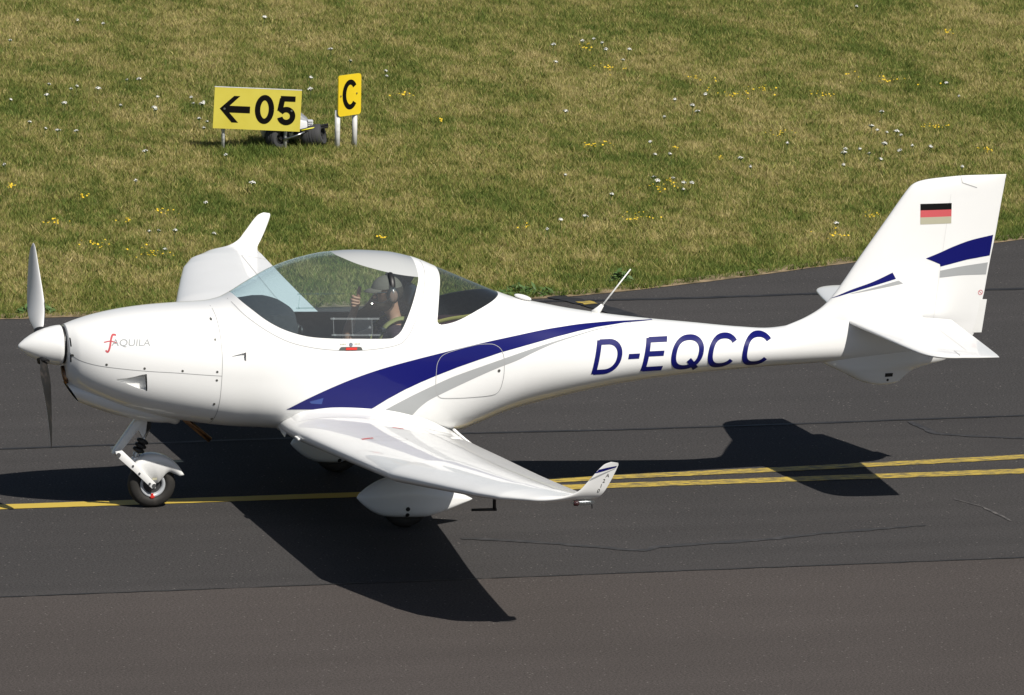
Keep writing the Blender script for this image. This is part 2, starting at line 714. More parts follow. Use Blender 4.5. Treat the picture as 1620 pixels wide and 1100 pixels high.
def paint_mat():
    m = material("yellow_line_paint", (0.56, 0.39, 0.055), 0.6)
    nt = m.node_tree
    b = nt.nodes["Principled BSDF"]
    geo = nt.nodes.new("ShaderNodeNewGeometry")
    mp = nt.nodes.new("ShaderNodeMapping")
    mp.inputs["Scale"].default_value = (9, 40, 1)
    nt.links.new(geo.outputs["Position"], mp.inputs[0])
    n = nt.nodes.new("ShaderNodeTexNoise")
    n.inputs["Scale"].default_value = 1.0
    n.inputs["Detail"].default_value = 6
    n.inputs["Roughness"].default_value = 0.7
    nt.links.new(mp.outputs[0], n.inputs["Vector"])
    # the straight line left of the plane is fresher than the pair to the right
    sx = nt.nodes.new("ShaderNodeSeparateXYZ")
    nt.links.new(geo.outputs["Position"], sx.inputs[0])
    wr = nt.nodes.new("ShaderNodeMapRange")
    wr.inputs[1].default_value = 2.5
    wr.inputs[2].default_value = 4.5
    wr.inputs[3].default_value = 0.16
    wr.inputs[4].default_value = -0.05
    nt.links.new(sx.outputs[0], wr.inputs[0])
    add = nt.nodes.new("ShaderNodeMath")
    nt.links.new(n.outputs["Fac"], add.inputs[0])
    nt.links.new(wr.outputs[0], add.inputs[1])
    r = nt.nodes.new("ShaderNodeMapRange")
    r.inputs[1].default_value = 0.36
    r.inputs[2].default_value = 0.52
    nt.links.new(add.outputs[0], r.inputs[0])
    mx = nt.nodes.new("ShaderNodeMix")
    mx.data_type = 'RGBA'
    mx.inputs[6].default_value = (0.12, 0.10, 0.06, 1)
    mx.inputs[7].default_value = (0.56, 0.40, 0.06, 1)
    nt.links.new(r.outputs[0], mx.inputs[0])
    nt.links.new(mx.outputs[2], b.inputs["Base Color"])
    return m


YLINE = paint_mat()


def soil_mat():
    m = material("meadow_soil", (0.10, 0.085, 0.035), 0.95)
    nt = m.node_tree
    b = nt.nodes["Principled BSDF"]
    geo = nt.nodes.new("ShaderNodeNewGeometry")
    n1 = nt.nodes.new("ShaderNodeTexNoise")
    n1.inputs["Scale"].default_value = 2.2
    n1.inputs["Roughness"].default_value = 0.75
    n1.inputs["Detail"].default_value = 8
    nt.links.new(geo.outputs["Position"], n1.inputs["Vector"])
    cr = nt.nodes.new("ShaderNodeValToRGB")
    cr.color_ramp.elements[0].position = 0.35
    cr.color_ramp.elements[0].color = (0.075, 0.090, 0.024, 1)
    cr.color_ramp.elements[1].position = 0.65
    cr.color_ramp.elements[1].color = (0.165, 0.145, 0.055, 1)
    nt.links.new(n1.outputs["Fac"], cr.inputs[0])
    nt.links.new(cr.outputs[0], b.inputs["Base Color"])
    return m


SOIL = soil_mat()
SANDY = material("sandy_verge", (0.30, 0.22, 0.13), 0.95, noise=(8, (0.13, 0.10, 0.05), 0.4, 0.62))

# one sheet to the horizon
g = mesh_obj("ground", [(-3000, -3000, -0.03), (3000, -3000, -0.03), (3000, 3000, -0.03), (-3000, 3000, -0.03)],
             [(0, 1, 2, 3)], SOIL, smooth=False)
tag(g, "dry mown meadow ground spreading behind the taxiway", kind="structure")

EDGE_PTS = [(-400, 7.66), (-60, 7.66), (-8, 7.66), (1.4, 7.65), (2.1, 7.65), (4.0, 7.72), (5.8, 7.84), (6.5, 8.0),
            (6.94, 8.16), (7.35, 8.33), (8.81, 9.03), (9.78, 9.51), (10.7, 9.96), (11.9, 10.57), (14.0, 11.9), (17.0, 14.6), (20, 19), (22.5, 26), (24, 40), (24.5, 120), (24.5, 500)]
_ex = pchip([p[0] for p in EDGE_PTS[:-3]], [p[1] for p in EDGE_PTS[:-3]])


def edge_y(x):
    x = np.asarray(x, float)
    return _ex(x) + 0.035 * (vnoise(x, x * 0 + 3.0, 0.35, 5, 3) - 0.5)


def sheet(name, poly, mat, z, label, thick=None):
    bm = bmesh.new()
    top = [bm.verts.new((x, y, z)) for x, y in poly]
    bm.faces.new(top)
    if thick:
        low = [bm.verts.new((x, y, z - thick)) for x, y in poly]
        n = len(poly)
        for i in range(n):
            bm.faces.new((top[i], low[i], low[(i + 1) % n], top[(i + 1) % n]))
    o = bm_obj(name, bm, mat)
    if o.data.polygons[0].normal.z < 0:
        o.data.flip_normals()
    return tag(o, label, kind="structure")


xs = np.r_[[-400, -60, -20], np.linspace(-8, 19, 260), [20.5]]
edge_poly = [(float(x), float(y)) for x, y in zip(xs, edge_y(xs))] + [tuple(map(float, p)) for p in catmull([(20.5, float(edge_y(np.array([20.5]))[0])), (22.6, 27), (24, 42), (24.6, 80), (24.8, 200), (24.8, 400)], 10)[1:]] + [(400, 400)]
sheet("taxiway", [(-400, -2.87), (400, -2.87), (400, 2.26), (-400, 2.26)], ASPH_MID, 0.0,
      "dark grey asphalt lane of the taxiway under the plane", 0.05)
sheet("taxiway_outer_lane", [(400, 2.26), (400, 400)] + edge_poly[::-1][1:] + [(-400, 2.26)], ASPH_FAR, 0.0,
      "asphalt lane of the taxiway along the grass edge", 0.05)
sheet("apron", [(-400, -300), (400, -300), (400, -2.87), (-400, -2.87)], ASPH_NEAR, 0.0,
      "lighter brownish asphalt in the foreground", 0.05)


def ground_strip(name, path, width, mat, z, label, n=120, wob=0.0, smooth=True, taper=None):
    P = cpath(path, n, smooth)
    d = np.gradient(P, axis=0)
    d /= np.maximum(np.hypot(*d.T), 1e-9)[:, None]
    nr = np.stack([-d[:, 1], d[:, 0]], 1)
    t = np.linspace(0, 1, n)
    w = np.full(n, width) if taper is None else width * np.interp(t, *taper)
    s1 = vnoise(P[:, 0] * 1.0, P[:, 1] + 7.1, 0.09, 77, 3) - 0.5
    s2 = vnoise(P[:, 0] * 1.0, P[:, 1] + 91.1, 0.09, 78, 3) - 0.5
    A = P + nr * (w / 2 + wob * s1)[:, None]
    B = P - nr * (w / 2 + wob * s2)[:, None]
    V = [(x, y, z) for x, y in A] + [(x, y, z) for x, y in B]
    F = [(n + i, n + i + 1, i + 1, i) for i in range(n - 1)]
    o = mesh_obj(name, V, F, mat, smooth=False)
    return tag(o, label, kind="structure")


ground_strip("asphalt_joint", [(-30, -2.862), (40, -2.876)], 0.02, TAR, 0.004,
             "thin dark joint between grey taxiway and brown foreground asphalt", 900, 0.03)
ground_strip("asphalt_joint", [(-30, 2.30), (0.3, 2.29), (2.7, 2.32), (5.7, 2.2), (8.2, 2.22), (40, 2.24)], 0.045, TAR, 0.004,
             "dark joint running along the taxiway behind the plane", 900, 0.035)
ground_strip("asphalt_joint", [(5.75, 7.66), (7.15, 7.60), (8.17, 7.62), (9.6, 7.57), (14, 7.52), (40, 7.4)], 0.07, TAR, 0.004,
             "dark joint beside the grass corner behind the tail", 700, 0.05)
ground_strip("tar_patch", [(6.03, 7.85), (6.2, 7.47), (6.36, 6.96), (6.56, 6.29), (6.8, 5.4)], 0.17, TAR, 0.008,
             "dark tar band crossing the taxiway beside the antenna", 120, 0.05)
ground_strip("yellow_patch", [(6.185, 7.56), (6.215, 7.42)], 0.12, YLINE, 0.012,
             "worn yellow paint scrap on the dark tar band", 12, 0.05)
ground_strip("taxi_line", [(-40, 0.165), (-0.09, 0.165), (1.3, 0.15), (4.1, 0.14), (7.5, 0.127), (40, 0.0)], 0.17, YLINE, 0.004,
             "straight yellow taxi line under the nose wheel", 1600, 0.018)
ground_strip("taxi_line", [(3.05, 0.245), (3.6, 0.335), (4.06, 0.395), (4.66, 0.45), (5.23, 0.478), (6.1, 0.53), (7.7, 0.655), (10, 0.90), (14, 1.6), (20, 3.4)],
             0.15, YLINE, 0.0043, "yellow taxi line branching off behind the wing tip", 700, 0.018)
ground_strip("tar_crack", [(2.86, -1.51), (3.24, -1.68), (3.68, -1.94), (4.03, -2.14), (4.14, -2.06), (4.91, -1.945), (5.41, -1.81), (6.225, -1.66)],
             0.075, SCUFF, 0.004, "wavy dark sealed crack in front of the tail shadow", 260, 0.06, True, ([0, .04, .9, 1], [.4, 1, .8, .2]))
ground_strip("tar_crack", [(7.275, 2.14), (7.29, 1.95), (7.32, 1.69), (7.41, 1.59), (7.66, 1.45), (7.93, 1.35), (8.6, 1.2)],
             0.06, SCUFF, 0.004, "hooked dark sealed crack right of the tail shadow", 120, 0.04)
ground_strip("scrape_mark", [(6.71, -0.78), (6.83, -1.15), (6.87, -1.62)], 0.02, CHALK, 0.004,
             "pale scrape on the asphalt below the tail", 60, 0.03)
vx = np.linspace(-8, 19, 300)
ve = edge_y(vx)
vw = 0.03 + 0.09 * vnoise(vx, vx * 0 + 9.0, 0.5, 6, 3)
o = mesh_obj("verge", [(x, y - 0.02 - w * .5, 0.004) for x, y, w in zip(vx, ve, vw)] + [(x, y + 0.10 + w, 0.006) for x, y, w in zip(vx, ve, vw)],
             [(i, i + 1, 301 + i, 300 + i) for i in range(299)], SANDY, smooth=False)
tag(o, "narrow sandy verge between taxiway and grass", kind="structure")
# ------------------------------------------------------------------ the aircraft
AX = 2.4
plane = empty("light_aircraft", (AX, 0, 0), "white low wing two seat light aircraft with blue stripes taxiing", "aircraft")
OFF = (-AX, 0, 0)

ST = np.array([
    # x, top, bottom, half width, widest height, n top, n bottom
    (0.330, 1.336, 0.945, 0.185, 1.150, 2.0, 2.0),
    (0.400, 1.357, 0.880, 0.265, 1.130, 2.1, 2.2),
    (0.560, 1.397, 0.800, 0.365, 1.090, 2.2, 2.3),
    (0.785, 1.432, 0.718, 0.445, 1.060, 2.3, 2.4),
    (1.000, 1.450, 0.672, 0.490, 1.040, 2.35, 2.5),
    (1.200, 1.458, 0.636, 0.520, 1.020, 2.35, 2.6),
    (1.370, 1.464, 0.610, 0.540, 1.010, 2.3, 2.7),
    (1.487, 1.488, 0.598, 0.550, 1.010, 2.2, 2.8),
    (1.560, 1.524, 0.592, 0.556, 1.010, 2.15, 2.8),
    (1.670, 1.594, 0.586, 0.564, 1.010, 2.1, 2.9),
    (1.870, 1.705, 0.568, 0.576, 1.010, 2.05, 3.0),
    (2.070, 1.770, 0.545, 0.586, 1.010, 2.0, 3.0),
    (2.250, 1.801, 0.528, 0.592, 1.010, 2.0, 3.0),
    (2.410, 1.808, 0.515, 0.594, 1.010, 2.0, 3.0),
    (2.670, 1.792, 0.502, 0.588, 1.005, 2.0, 2.9),
    (2.850, 1.753, 0.496, 0.576, 1.000, 2.0, 2.8),
    (3.050, 1.671, 0.492, 0.550, 0.995, 2.05, 2.6),
    (3.165, 1.622, 0.500, 0.530, 0.990, 2.1, 2.5),
    (3.300, 1.563, 0.538, 0.505, 0.990, 2.1, 2.4),
    (3.506, 1.475, 0.612, 0.462, 0.985, 2.15, 2.3),
    (3.630, 1.430, 0.645, 0.436, 0.985, 2.15, 2.2),
    (3.830, 1.382, 0.686, 0.398, 0.985, 2.15, 2.1),
    (4.040, 1.337, 0.730, 0.362, 0.985, 2.1, 2.1),
    (4.440, 1.271, 0.794, 0.300, 0.990, 2.1, 2.05),
    (4.975, 1.206, 0.845, 0.232, 1.000, 2.0, 2.0),
    (5.320, 1.165, 0.864, 0.192, 1.005, 2.0, 2.0),
    (5.520, 1.150, 0.874, 0.172, 1.010, 2.0, 2.0),
    (5.660, 1.162, 0.878, 0.160, 1.012, 2.0, 2.0),
    (5.800, 1.212, 0.883, 0.150, 1.015, 1.95, 2.0),
    (5.960, 1.250, 0.889, 0.138, 1.018, 1.9, 2.0),
    (6.200, 1.260, 0.900, 0.118, 1.020, 1.9, 2.0),
    (6.600, 1.200, 0.930, 0.070, 1.022, 1.9, 2.0),
    (6.780, 1.120, 0.955, 0.035, 1.022, 2.0, 2.0)])
FS = [pchip(ST[:, 0], ST[:, k]) for k in range(1, 7)]


def hw(x, z):
    zt, zb, a, zc, nt_, nb_ = [f(x) for f in FS]
    u = z >= zc
    h = np.where(u, zt - zc, zc - zb)
    n = np.where(u, nt_, nb_)
    t = np.clip(np.abs(z - zc) / h, 0, 1)
    return a * (1 - t ** n) ** (1 / n)


def hull_rings(xs, K=168):
    th = np.linspace(0, 2 * np.pi, K, endpoint=False)
    c, s = np.cos(th), np.sin(th)
    out = []
    for x in xs:
        zt, zb, a, zc, nt_, nb_ = [float(f(x)) for f in FS]
        n = np.where(s >= 0, nt_, nb_)
        h = np.where(s >= 0, zt - zc, zc - zb)
        y = a * np.sign(c) * np.abs(c) ** (2 / n)
        z = zc + h * np.sign(s) * np.abs(s) ** (2 / n)
        out.append(np.stack([np.full(K, x), y, z], 1))
    return np.array(out)


xs_h = np.r_[np.linspace(0.33, 0.56, 22, endpoint=False), np.linspace(0.56, 1.3, 45, endpoint=False),
             np.linspace(1.3, 3.6, 140, endpoint=False), np.linspace(3.6, 6.78, 110)]
HV, HT = ring_loft(hull_rings(xs_h))
HN = vnormals(HV, HT)
HULL_BVH = bvh_of(HV, HT)
hull = (HV, HN, HT)


def xz(m):
    return m[0][:, [0, 2]]


SEAM_POLY = [(1.43, 1.62), (1.506, 1.495), (1.564, 1.426), (1.694, 1.333), (1.842, 1.259), (2.01, 1.216), (2.193, 1.194), (2.365, 1.19),
             (2.54, 1.203), (2.645, 1.226), (2.691, 1.262), (2.736, 1.323), (2.823, 1.489), (2.884, 1.634), (2.904, 1.694), (2.908, 1.74), (2.908, 2.0), (1.43, 2.0)]
GLASS_POLY = [(1.49, 1.62), (1.553, 1.52), (1.571, 1.501), (1.602, 1.475), (1.703, 1.398), (1.822, 1.338), (1.975, 1.294), (2.144, 1.277), (2.342, 1.270),
              (2.56, 1.264), (2.611, 1.278), (2.661, 1.32), (2.734, 1.446), (2.805, 1.584), (2.839, 1.654), (2.848, 1.75), (2.848, 2.0), (1.49, 2.0)]
ROOF_POLY = [(2.90, 1.640), (2.832, 1.654), (2.72, 1.672), (2.604, 1.696), (2.429, 1.742), (2.317, 1.782), (2.272, 1.800), (2.255, 1.83), (2.255, 2.0), (2.90, 2.0)]
REAR_POLY = [(3.035, 1.80), (3.029, 1.678), (3.016, 1.64), (2.985, 1.57), (2.962, 1.50), (2.94, 1.41), (2.932, 1.362), (2.952, 1.341), (3.074, 1.356),
             (3.26, 1.416), (3.423, 1.464), (3.485, 1.482), (3.53, 1.50), (3.53, 1.80)]
NACA1 = [(0.600, 1.002), (0.69, 1.012), (0.75, 1.026), (0.80, 1.041), (0.834, 1.046), (0.842, 0.926), (0.81, 0.930), (0.76, 0.949), (0.69, 0.978)]
NACA2 = [(1.405, 1.160), (1.534, 1.191), (1.531, 1.134)]


def densify(poly, n=6):
    P = np.array(poly + [poly[0]])
    return [tuple(P[i] + (P[i + 1] - P[i]) * t) for i in range(len(poly)) for t in np.linspace(0, 1, n, endpoint=False)]


def soften(poly, a, b):
    """smooth the drawn run a..b of an outline, keep the rest"""
    return list(poly[:a]) + [tuple(p) for p in catmull(poly[a:b], 5)] + list(poly[b:])


SEAM_POLY = soften(SEAM_POLY, 1, 16)
GLASS_POLY = soften(GLASS_POLY, 1, 16)
ROOF_POLY = soften(ROOF_POLY, 1, 8)
REAR_POLY = soften(REAR_POLY, 1, 13)
can, body = split(hull, poly_sdf(xz(hull), SEAM_POLY))
glass, frame = split(can, poly_sdf(xz(can), GLASS_POLY))
roof, clear = split(glass, poly_sdf(xz(glass), ROOF_POLY))
rear, body = split(body, poly_sdf(xz(body), REAR_POLY))
cowl, body = split(body, body[0][:, 0] - 1.3625)
d = np.maximum(poly_sdf(xz(cowl), NACA1), cowl[0][:, 1])
_, cowl = split(cowl, d)
d = np.maximum(poly_sdf(xz(body), NACA2), body[0][:, 1])
_, body = split(body, d)


def part(name, m, mat, parent, off=None):
    return mesh_obj(name, m[0], m[2], mat, parent, True, m[1], off)


fus = part("fuselage", body, WHITE, plane, OFF)
cwl = part("engine_cowling", cowl, WHITE, plane, OFF)
cnp = part("canopy_glass", clear, GLASS, plane, OFF)
frm = part("canopy_frame", frame, WHITE, plane, OFF)
part("sunshade_panel", roof, material("white_tinted_roof", (0.47, 0.48, 0.475), 0.3, coat=1.0), cnp)
part("rear_window", rear, GLASS_REAR, plane, OFF)
# dark lining just inside the shell
lin, _ = split(body, np.abs(body[0][:, 0] - 2.55) - 1.15)
mesh_obj("cabin_lining", lin[0] - lin[1] * 0.007, lin[2][:, ::-1], DARKIN, plane, True, -lin[1], OFF)
mesh_obj("canopy_frame_lining", frame[0] - frame[1] * 0.007, frame[2][:, ::-1], DARKIN, frm, True, -frame[1])


# air inlets
def naca(name, poly, tip_n, back, depth, parent):
    """ramp that sinks from the tip to the back edge"""
    P = densify(poly, 4)
    xs_ = [p[0] for p in P]
    x0, x1 = min(xs_), max(xs_)
    rim = project(HULL_BVH, P, 0.0)
    floor = [v + Vector((0, depth * ((p[0] - x0) / (x1 - x0)) ** 0.9 + 0.001, 0)) for v, p in zip(rim, P)]
    n = len(P)
    V = rim + floor
    F = [(i, (i + 1) % n, n + (i + 1) % n, n + i) for i in range(n)]
    wall = mesh_obj(name, V, F, WHITE, parent, False)
    bm = bmesh.new()
    vs_ = [bm.verts.new(v) for v in floor]
    bm.faces.new(vs_)
    bmesh.ops.triangulate(bm, faces=bm.faces[:])
    bm_obj("inlet_ramp", bm, WHITE, parent, True)
    top = max((p for p in P if p[0] > x1 - 0.012), key=lambda p: p[1])
    bot = min((p for p in P if p[0] > x1 - 0.012), key=lambda p: p[1])
    a = project(HULL_BVH, [top, bot, (bot[0] - back, bot[1]), (top[0] - back, top[1])], 0.0015)
    mesh_obj("inlet_mouth", a, [(0, 1, 2, 3)], BLACK, parent, False)


naca("air_inlet", NACA1, 0, 0.010, 0.05, cwl)
naca("air_inlet", NACA2, 0, 0.005, 0.022, fus)

# chin scoop under the cowling
sc_x = [0.0, 0.10, 0.27, 0.43, 0.555, 0.65, 0.745, 0.795, 0.815, 0.83]
sc_zb = [0.782, 0.742, 0.690, 0.656, 0.632, 0.620, 0.612, 0.598, 0.604, 0.640]
sc_zt = [0.925, 0.93, 0.92, 0.90, 0.86, 0.82, 0.78, 0.75, 0.73, 0.70]
sc_w = [0.14, 0.195, 0.245, 0.262, 0.25, 0.222, 0.18, 0.145, 0.13, 0.11]
fb, ft, fwid = pchip(sc_x, sc_zb), pchip(sc_x, sc_zt), pchip(sc_x, sc_w)
rings = []
th = np.linspace(0, 2 * np.pi, 40, endpoint=False)
for t in np.linspace(0, 0.83, 46):
    zb, zt, w = float(fb(t)), float(ft(t)), float(fwid(t))
    y = w * np.sign(np.cos(th)) * np.abs(np.cos(th)) ** 0.85
    z = (zb + zt) / 2 + (zt - zb) / 2 * np.sign(np.sin(th)) * np.abs(np.sin(th)) ** 0.85
    slant = 0.66 * (1 - t / 0.83) ** 2
    x = 0.335 + t + (0.925 - z) * slant
    rings.append(np.stack([x, y, z], 1))
V, T = ring_loft(np.array(rings), cap0=False, cap1=True)
scoop = mesh_obj("chin_scoop", V, T, WHITE, cwl, True)
inner = np.array([rings[0] + (rings[0].mean(0) - rings[0]) * 0.06 + np.array([0.002, 0, 0]),
                  rings[0] + (rings[0].mean(0) - rings[0]) * 0.2 + np.array([0.12, 0, -0.05])])
V, T = ring_loft(inner, cap0=False, cap1=True)
mesh_obj("intake_throat", V, T, BLACK, cwl, True)
V, T = ring_loft(np.array([rings[0], inner[0]]), False, False)
mesh_obj("scoop_lip", V, T, WHITE, cwl, True)

# seams and screws of the cowling and fuselage
SW = 0.0038
ribbon("panel_seam", HULL_BVH, [(1.3665, 1.46), (1.366, 1.40), (1.365, 1.29), (1.363, 1.146), (1.354, 0.95), (1.342, 0.78), (1.33, 0.70), (1.32, 0.64)], SW, SEAM, cwl)
ribbon("panel_seam", HULL_BVH, [(0.335, 1.168), (0.37, 1.135), (0.43, 1.112), (0.525, 1.094), (0.67, 1.08), (0.854, 1.066), (1.043, 1.055), (1.2, 1.042), (1.357, 1.030)], SW, SEAM, cwl)
ribbon("panel_seam", HULL_BVH, SEAM_POLY[1:-2], SW, SEAM, frm, 160)
DOOR = [(2.905, 0.954), (2.912, 1.059), (2.935, 1.11), (2.965, 1.135), (3.06, 1.162), (3.159, 1.18), (3.25, 1.19), (3.331, 1.186), (3.385, 1.165), (3.415, 1.13), (3.431, 1.052),
        (3.428, 0.97), (3.415, 0.894), (3.395, 0.842), (3.355, 0.818), (3.26, 0.812), (3.164, 0.812), (3.05, 0.815), (2.955, 0.822), (2.918, 0.85), (2.905, 0.90), (2.905, 0.954)]
ribbon("baggage_door_seam", HULL_BVH, DOOR, SW, SEAM, fus, 120, eps=0.0024)


def dot(name, bvh, p, r, mat, parent, eps=0.002, side=-1):
    pts = [(p[0] + r * math.cos(a), p[1] + r * math.sin(a)) for a in np.linspace(0, 2 * np.pi, 12, endpoint=False)]
    return mesh_obj(name, project(bvh, pts, eps, side), [tuple(range(12))], mat, parent, False)


for p in [(0.352, 1.152), (0.564, 1.106), (0.819, 1.086), (1.082, 1.069), (1.325, 1.06), (1.322, 1.0), (1.311, 0.826), (1.325, 1.278), (1.325, 1.40), (1.318, 0.70)]:
    dot("screw", HULL_BVH, p, 0.0085, SCREW, cwl)
dot("door_lock", HULL_BVH, (3.389, 0.994), 0.011, SCREW, fus, 0.003)
dot("canopy_lock", HULL_BVH, (2.283, 1.232), 0.014, METAL, frm)
# canopy handle in its recess
strip("handle_recess", HULL_BVH, [(2.205, 1.212), (2.215, 1.217), (2.346, 1.215), (2.36, 1.209)], [(2.193, 1.194), (2.24, 1.1925), (2.32, 1.191), (2.366, 1.191)], SCREW, frm, 20, 3, 0.003)
strip("canopy_handle", HULL_BVH, [(2.247, 1.212), (2.327, 1.211)], [(2.243, 1.194), (2.324, 1.193)], RED, frm, 8, 2, 0.007)
for x0 in (2.205, 2.31):
    for k in range(4):
        strip("placard", HULL_BVH, [(x0 + k * 0.011, 1.240), (x0 + k * 0.011 + 0.007, 1.240)], [(x0 + k * 0.011, 1.230), (x0 + k * 0.011 + 0.007, 1.230)], GOLD, frm, 3, 1)
# cooling slots beside the spinner
ribbon("cooling_slot", HULL_BVH, [(0.343, 1.268), (0.345, 1.212)], 0.008, BLACK, cwl, 10)
ribbon("cooling_slot", HULL_BVH, [(0.341, 1.155), (0.343, 1.10)], 0.008, BLACK, cwl, 10)
bm_obj("oil_cooler_duct", tube_bm([(0.318, -0.02, 1.035), (0.322, -0.06, 1.00), (0.330, -0.085, 0.96), (0.335, -0.08, 0.93)], [0.016, 0.02, 0.02, 0.014], 10), COPPER, cwl, True)

# stripes
BT = [(1.825, 0.775), (1.97, 0.852), (2.14, 0.929), (2.3, 0.991), (2.471, 1.045), (2.69, 1.098), (2.905, 1.140), (3.231, 1.193), (3.551, 1.230), (3.856, 1.257), (4.1, 1.265), (4.246, 1.264), (4.45, 1.256), (4.641, 1.245)]
BB = [(1.825, 0.775), (2.0, 0.772), (2.2, 0.768), (2.433, 0.762), (2.55, 0.834), (2.675, 0.898), (2.79, 0.946), (2.905, 0.988), (3.07, 1.04), (3.227, 1.081), (3.40, 1.122), (3.543, 1.147), (3.845, 1.199), (4.03, 1.224), (4.179, 1.239), (4.405, 1.249), (4.641, 1.244)]
GT = [(2.520, 0.742), (2.64, 0.806), (2.744, 0.857), (2.88, 0.915), (3.017, 0.967), (3.15, 1.006), (3.298, 1.045), (3.53, 1.103), (3.841, 1.172), (4.02, 1.203), (4.175, 1.226), (4.461, 1.2465)]
GB = [(2.735, 0.690), (2.79, 0.757), (2.856, 0.809), (2.97, 0.862), (3.088, 0.910), (3.22, 0.960), (3.368, 1.011), (3.54, 1.061), (3.66, 1.105), (3.84, 1.160), (4.02, 1.196), (4.174, 1.222), (4.459, 1.2455)]
for s in (-1, 1):
    strip("blue_stripe", HULL_BVH, BT, BB, BLUE, fus, 170, 12, 0.0018, s, (True, False))
    strip("grey_stripe", HULL_BVH, GT, GB, SILVER, fus, 130, 8, 0.0018, s)
    strip("sky_blue_sticker", HULL_BVH, [(1.985, 0.832), (2.085, 0.858)], [(2.0, 0.818), (2.075, 0.812)],
          material("sky_blue_film", (0.016, 0.05, 0.24), 0.4, coat=0.3), fus, 6, 2, 0.003, s)
# registration and maker's name
k_ = 0.001575
LW = 0.0375
zt_, h_ = 0.918 + LW * 0.36, 0.238 - LW * 0.72


def LX(px):
    return 4.107 + (px - 420) * k_


zb_, zu_ = zt_, zt_ + h_
hs_ = LW / 2
RG = []
xl, xr = LX(420) + hs_, LX(553) - hs_
RG.append(seg((xl, zb_ - hs_ * .72), (xl, zu_ + hs_ * .72), 14))
RG.append(seg((xl, zu_), (xl + 0.07, zu_), 6)[:-1] + rarc(xl + 0.07, (zb_ + zu_) / 2, xr - xl - 0.07, h_ / 2, 90, -90, 40, 2.2) + seg((xl + 0.07, zb_), (xl, zb_), 6)[1:])
RG.append(seg((LX(586), (zb_ + zu_) / 2 - 0.004), (LX(640), (zb_ + zu_) / 2 - 0.004), 5))
xl, xr = LX(663) + hs_, LX(766)
RG.append(seg((xl, zb_ - hs_ * .72), (xl, zu_ + hs_ * .72), 14))
for z_, xe in ((zu_, xr), ((zb_ + zu_) / 2 + 0.008, xr - 0.012), (zb_, xr + 0.004)):
    RG.append(seg((xl, z_), (xe, z_), 8))
xl, xr = LX(797) + hs_, LX(953) - hs_
RG.append(rarc((xl + xr) / 2, (zb_ + zu_) / 2, (xr - xl) / 2, h_ / 2 + 0.004, 0, 360, 80))
RG.append(seg((LX(888), zb_ + 0.055), (LX(940), zb_ - 0.022), 6))
for a_, b_ in ((977, 1122), (1146, 1290)):
    xl, xr = LX(a_) + hs_, LX(b_) - hs_
    RG.append(rarc((xl + xr) / 2, (zb_ + zu_) / 2, (xr - xl) / 2, h_ / 2 + 0.004, 35, 325, 64))
P2_, F_, lay_ = stroke_mesh(RG, LW)
V_ = []
for li in range(len(RG)):
    q_ = [(x + 0.225 * (z - 0.918), 0.918 + (z - 0.918) * (1 - 0.085 * (x - 4.1) / 1.3)) for (x, z), l_ in zip(P2_, lay_) if l_ == li]
    V_ += project(HULL_BVH, q_, 0.0016 + 0.0002 * li)
mesh_obj("registration_lettering", V_, F_, BLUE, fus, True)
decal_text("maker_lettering", HULL_BVH, "AQUILA", (0.600, 1.228), 0.052, R(1.0), SILVER, cwl, shear=0.25, width=0.262, eps=0.0012)
ribbon("red_logo", HULL_BVH, [(0.642, 1.306), (0.625, 1.308), (0.607, 1.285), (0.598, 1.255), (0.586, 1.215), (0.572, 1.194), (0.561, 1.205)], 0.012, PINKRED, cwl, 40)
ribbon("red_logo", HULL_BVH, [(0.555, 1.257), (0.60, 1.266), (0.645, 1.255)], 0.007, PINKRED, cwl, 16)

# ---- cabin fittings
GS = [(1.56, 1.40), (1.62, 1.425), (1.72, 1.443), (1.84, 1.452), (1.92, 1.447), (1.962, 1.42), (1.972, 1.36), (1.965, 1.15), (1.93, 1.0), (1.6, 1.0)]
bm = bmesh.new()
K = 13
grid = []
for (x, z) in GS:
    w = min(float(hw(x, z)) - 0.03, 0.47)
    grid.append([bm.verts.new((x + 0.05 * (t * t) * (-1 if z > 1.1 else 0), t * w, z - 0.02 * t * t)) for t in np.linspace(-1, 1, K)])
for a, b in zip(grid[:-1], grid[1:]):
    for k in range(K - 1):
        bm.faces.new((a[k], a[k + 1], b[k + 1], b[k]))
bm.faces.new([r_[0] for r_ in grid])
bm.faces.new([r_[-1] for r_ in grid][::-1])
panel = bm_obj("instrument_panel", bm, DARKIN, plane, True, OFF, 40)
for k in range(5):
    bm_obj("gauge", lathe_bm([(0, 0.038), (0.012, 0.036), (0.012, 0.0)], (1.968, -0.34 + 0.1 * k, 1.30), (1, 0, 0), 20), BLACK, panel, False)
mesh_obj("cabin_floor", [(1.6, -0.38, 0.66), (3.1, -0.34, 0.66), (3.1, 0.34, 0.66), (1.6, 0.38, 0.66)], [(0, 1, 2, 3)], DARKIN, plane, False, off=OFF)
for sy in (-0.28, 0.28):
    rot = Matrix.Rotation(R(17), 3, 'Y')
    seat = bm_obj("seat", box_bm((2.46, sy, 0.82), (0.50, 0.46, 0.14), 0.04), SEATM, plane, True, OFF)
    bm_obj("backrest", box_bm((2.735, sy * 0.93, 1.10), (0.10, 0.37, 0.62), 0.045, rot, 3), SEATM, seat, True).location = (0, 0, 0)
    bm_obj("headrest", box_bm((2.795, sy * 0.85, 1.515), (0.06, 0.22, 0.16), 0.028, rot, 3), SEATM, seat, True)
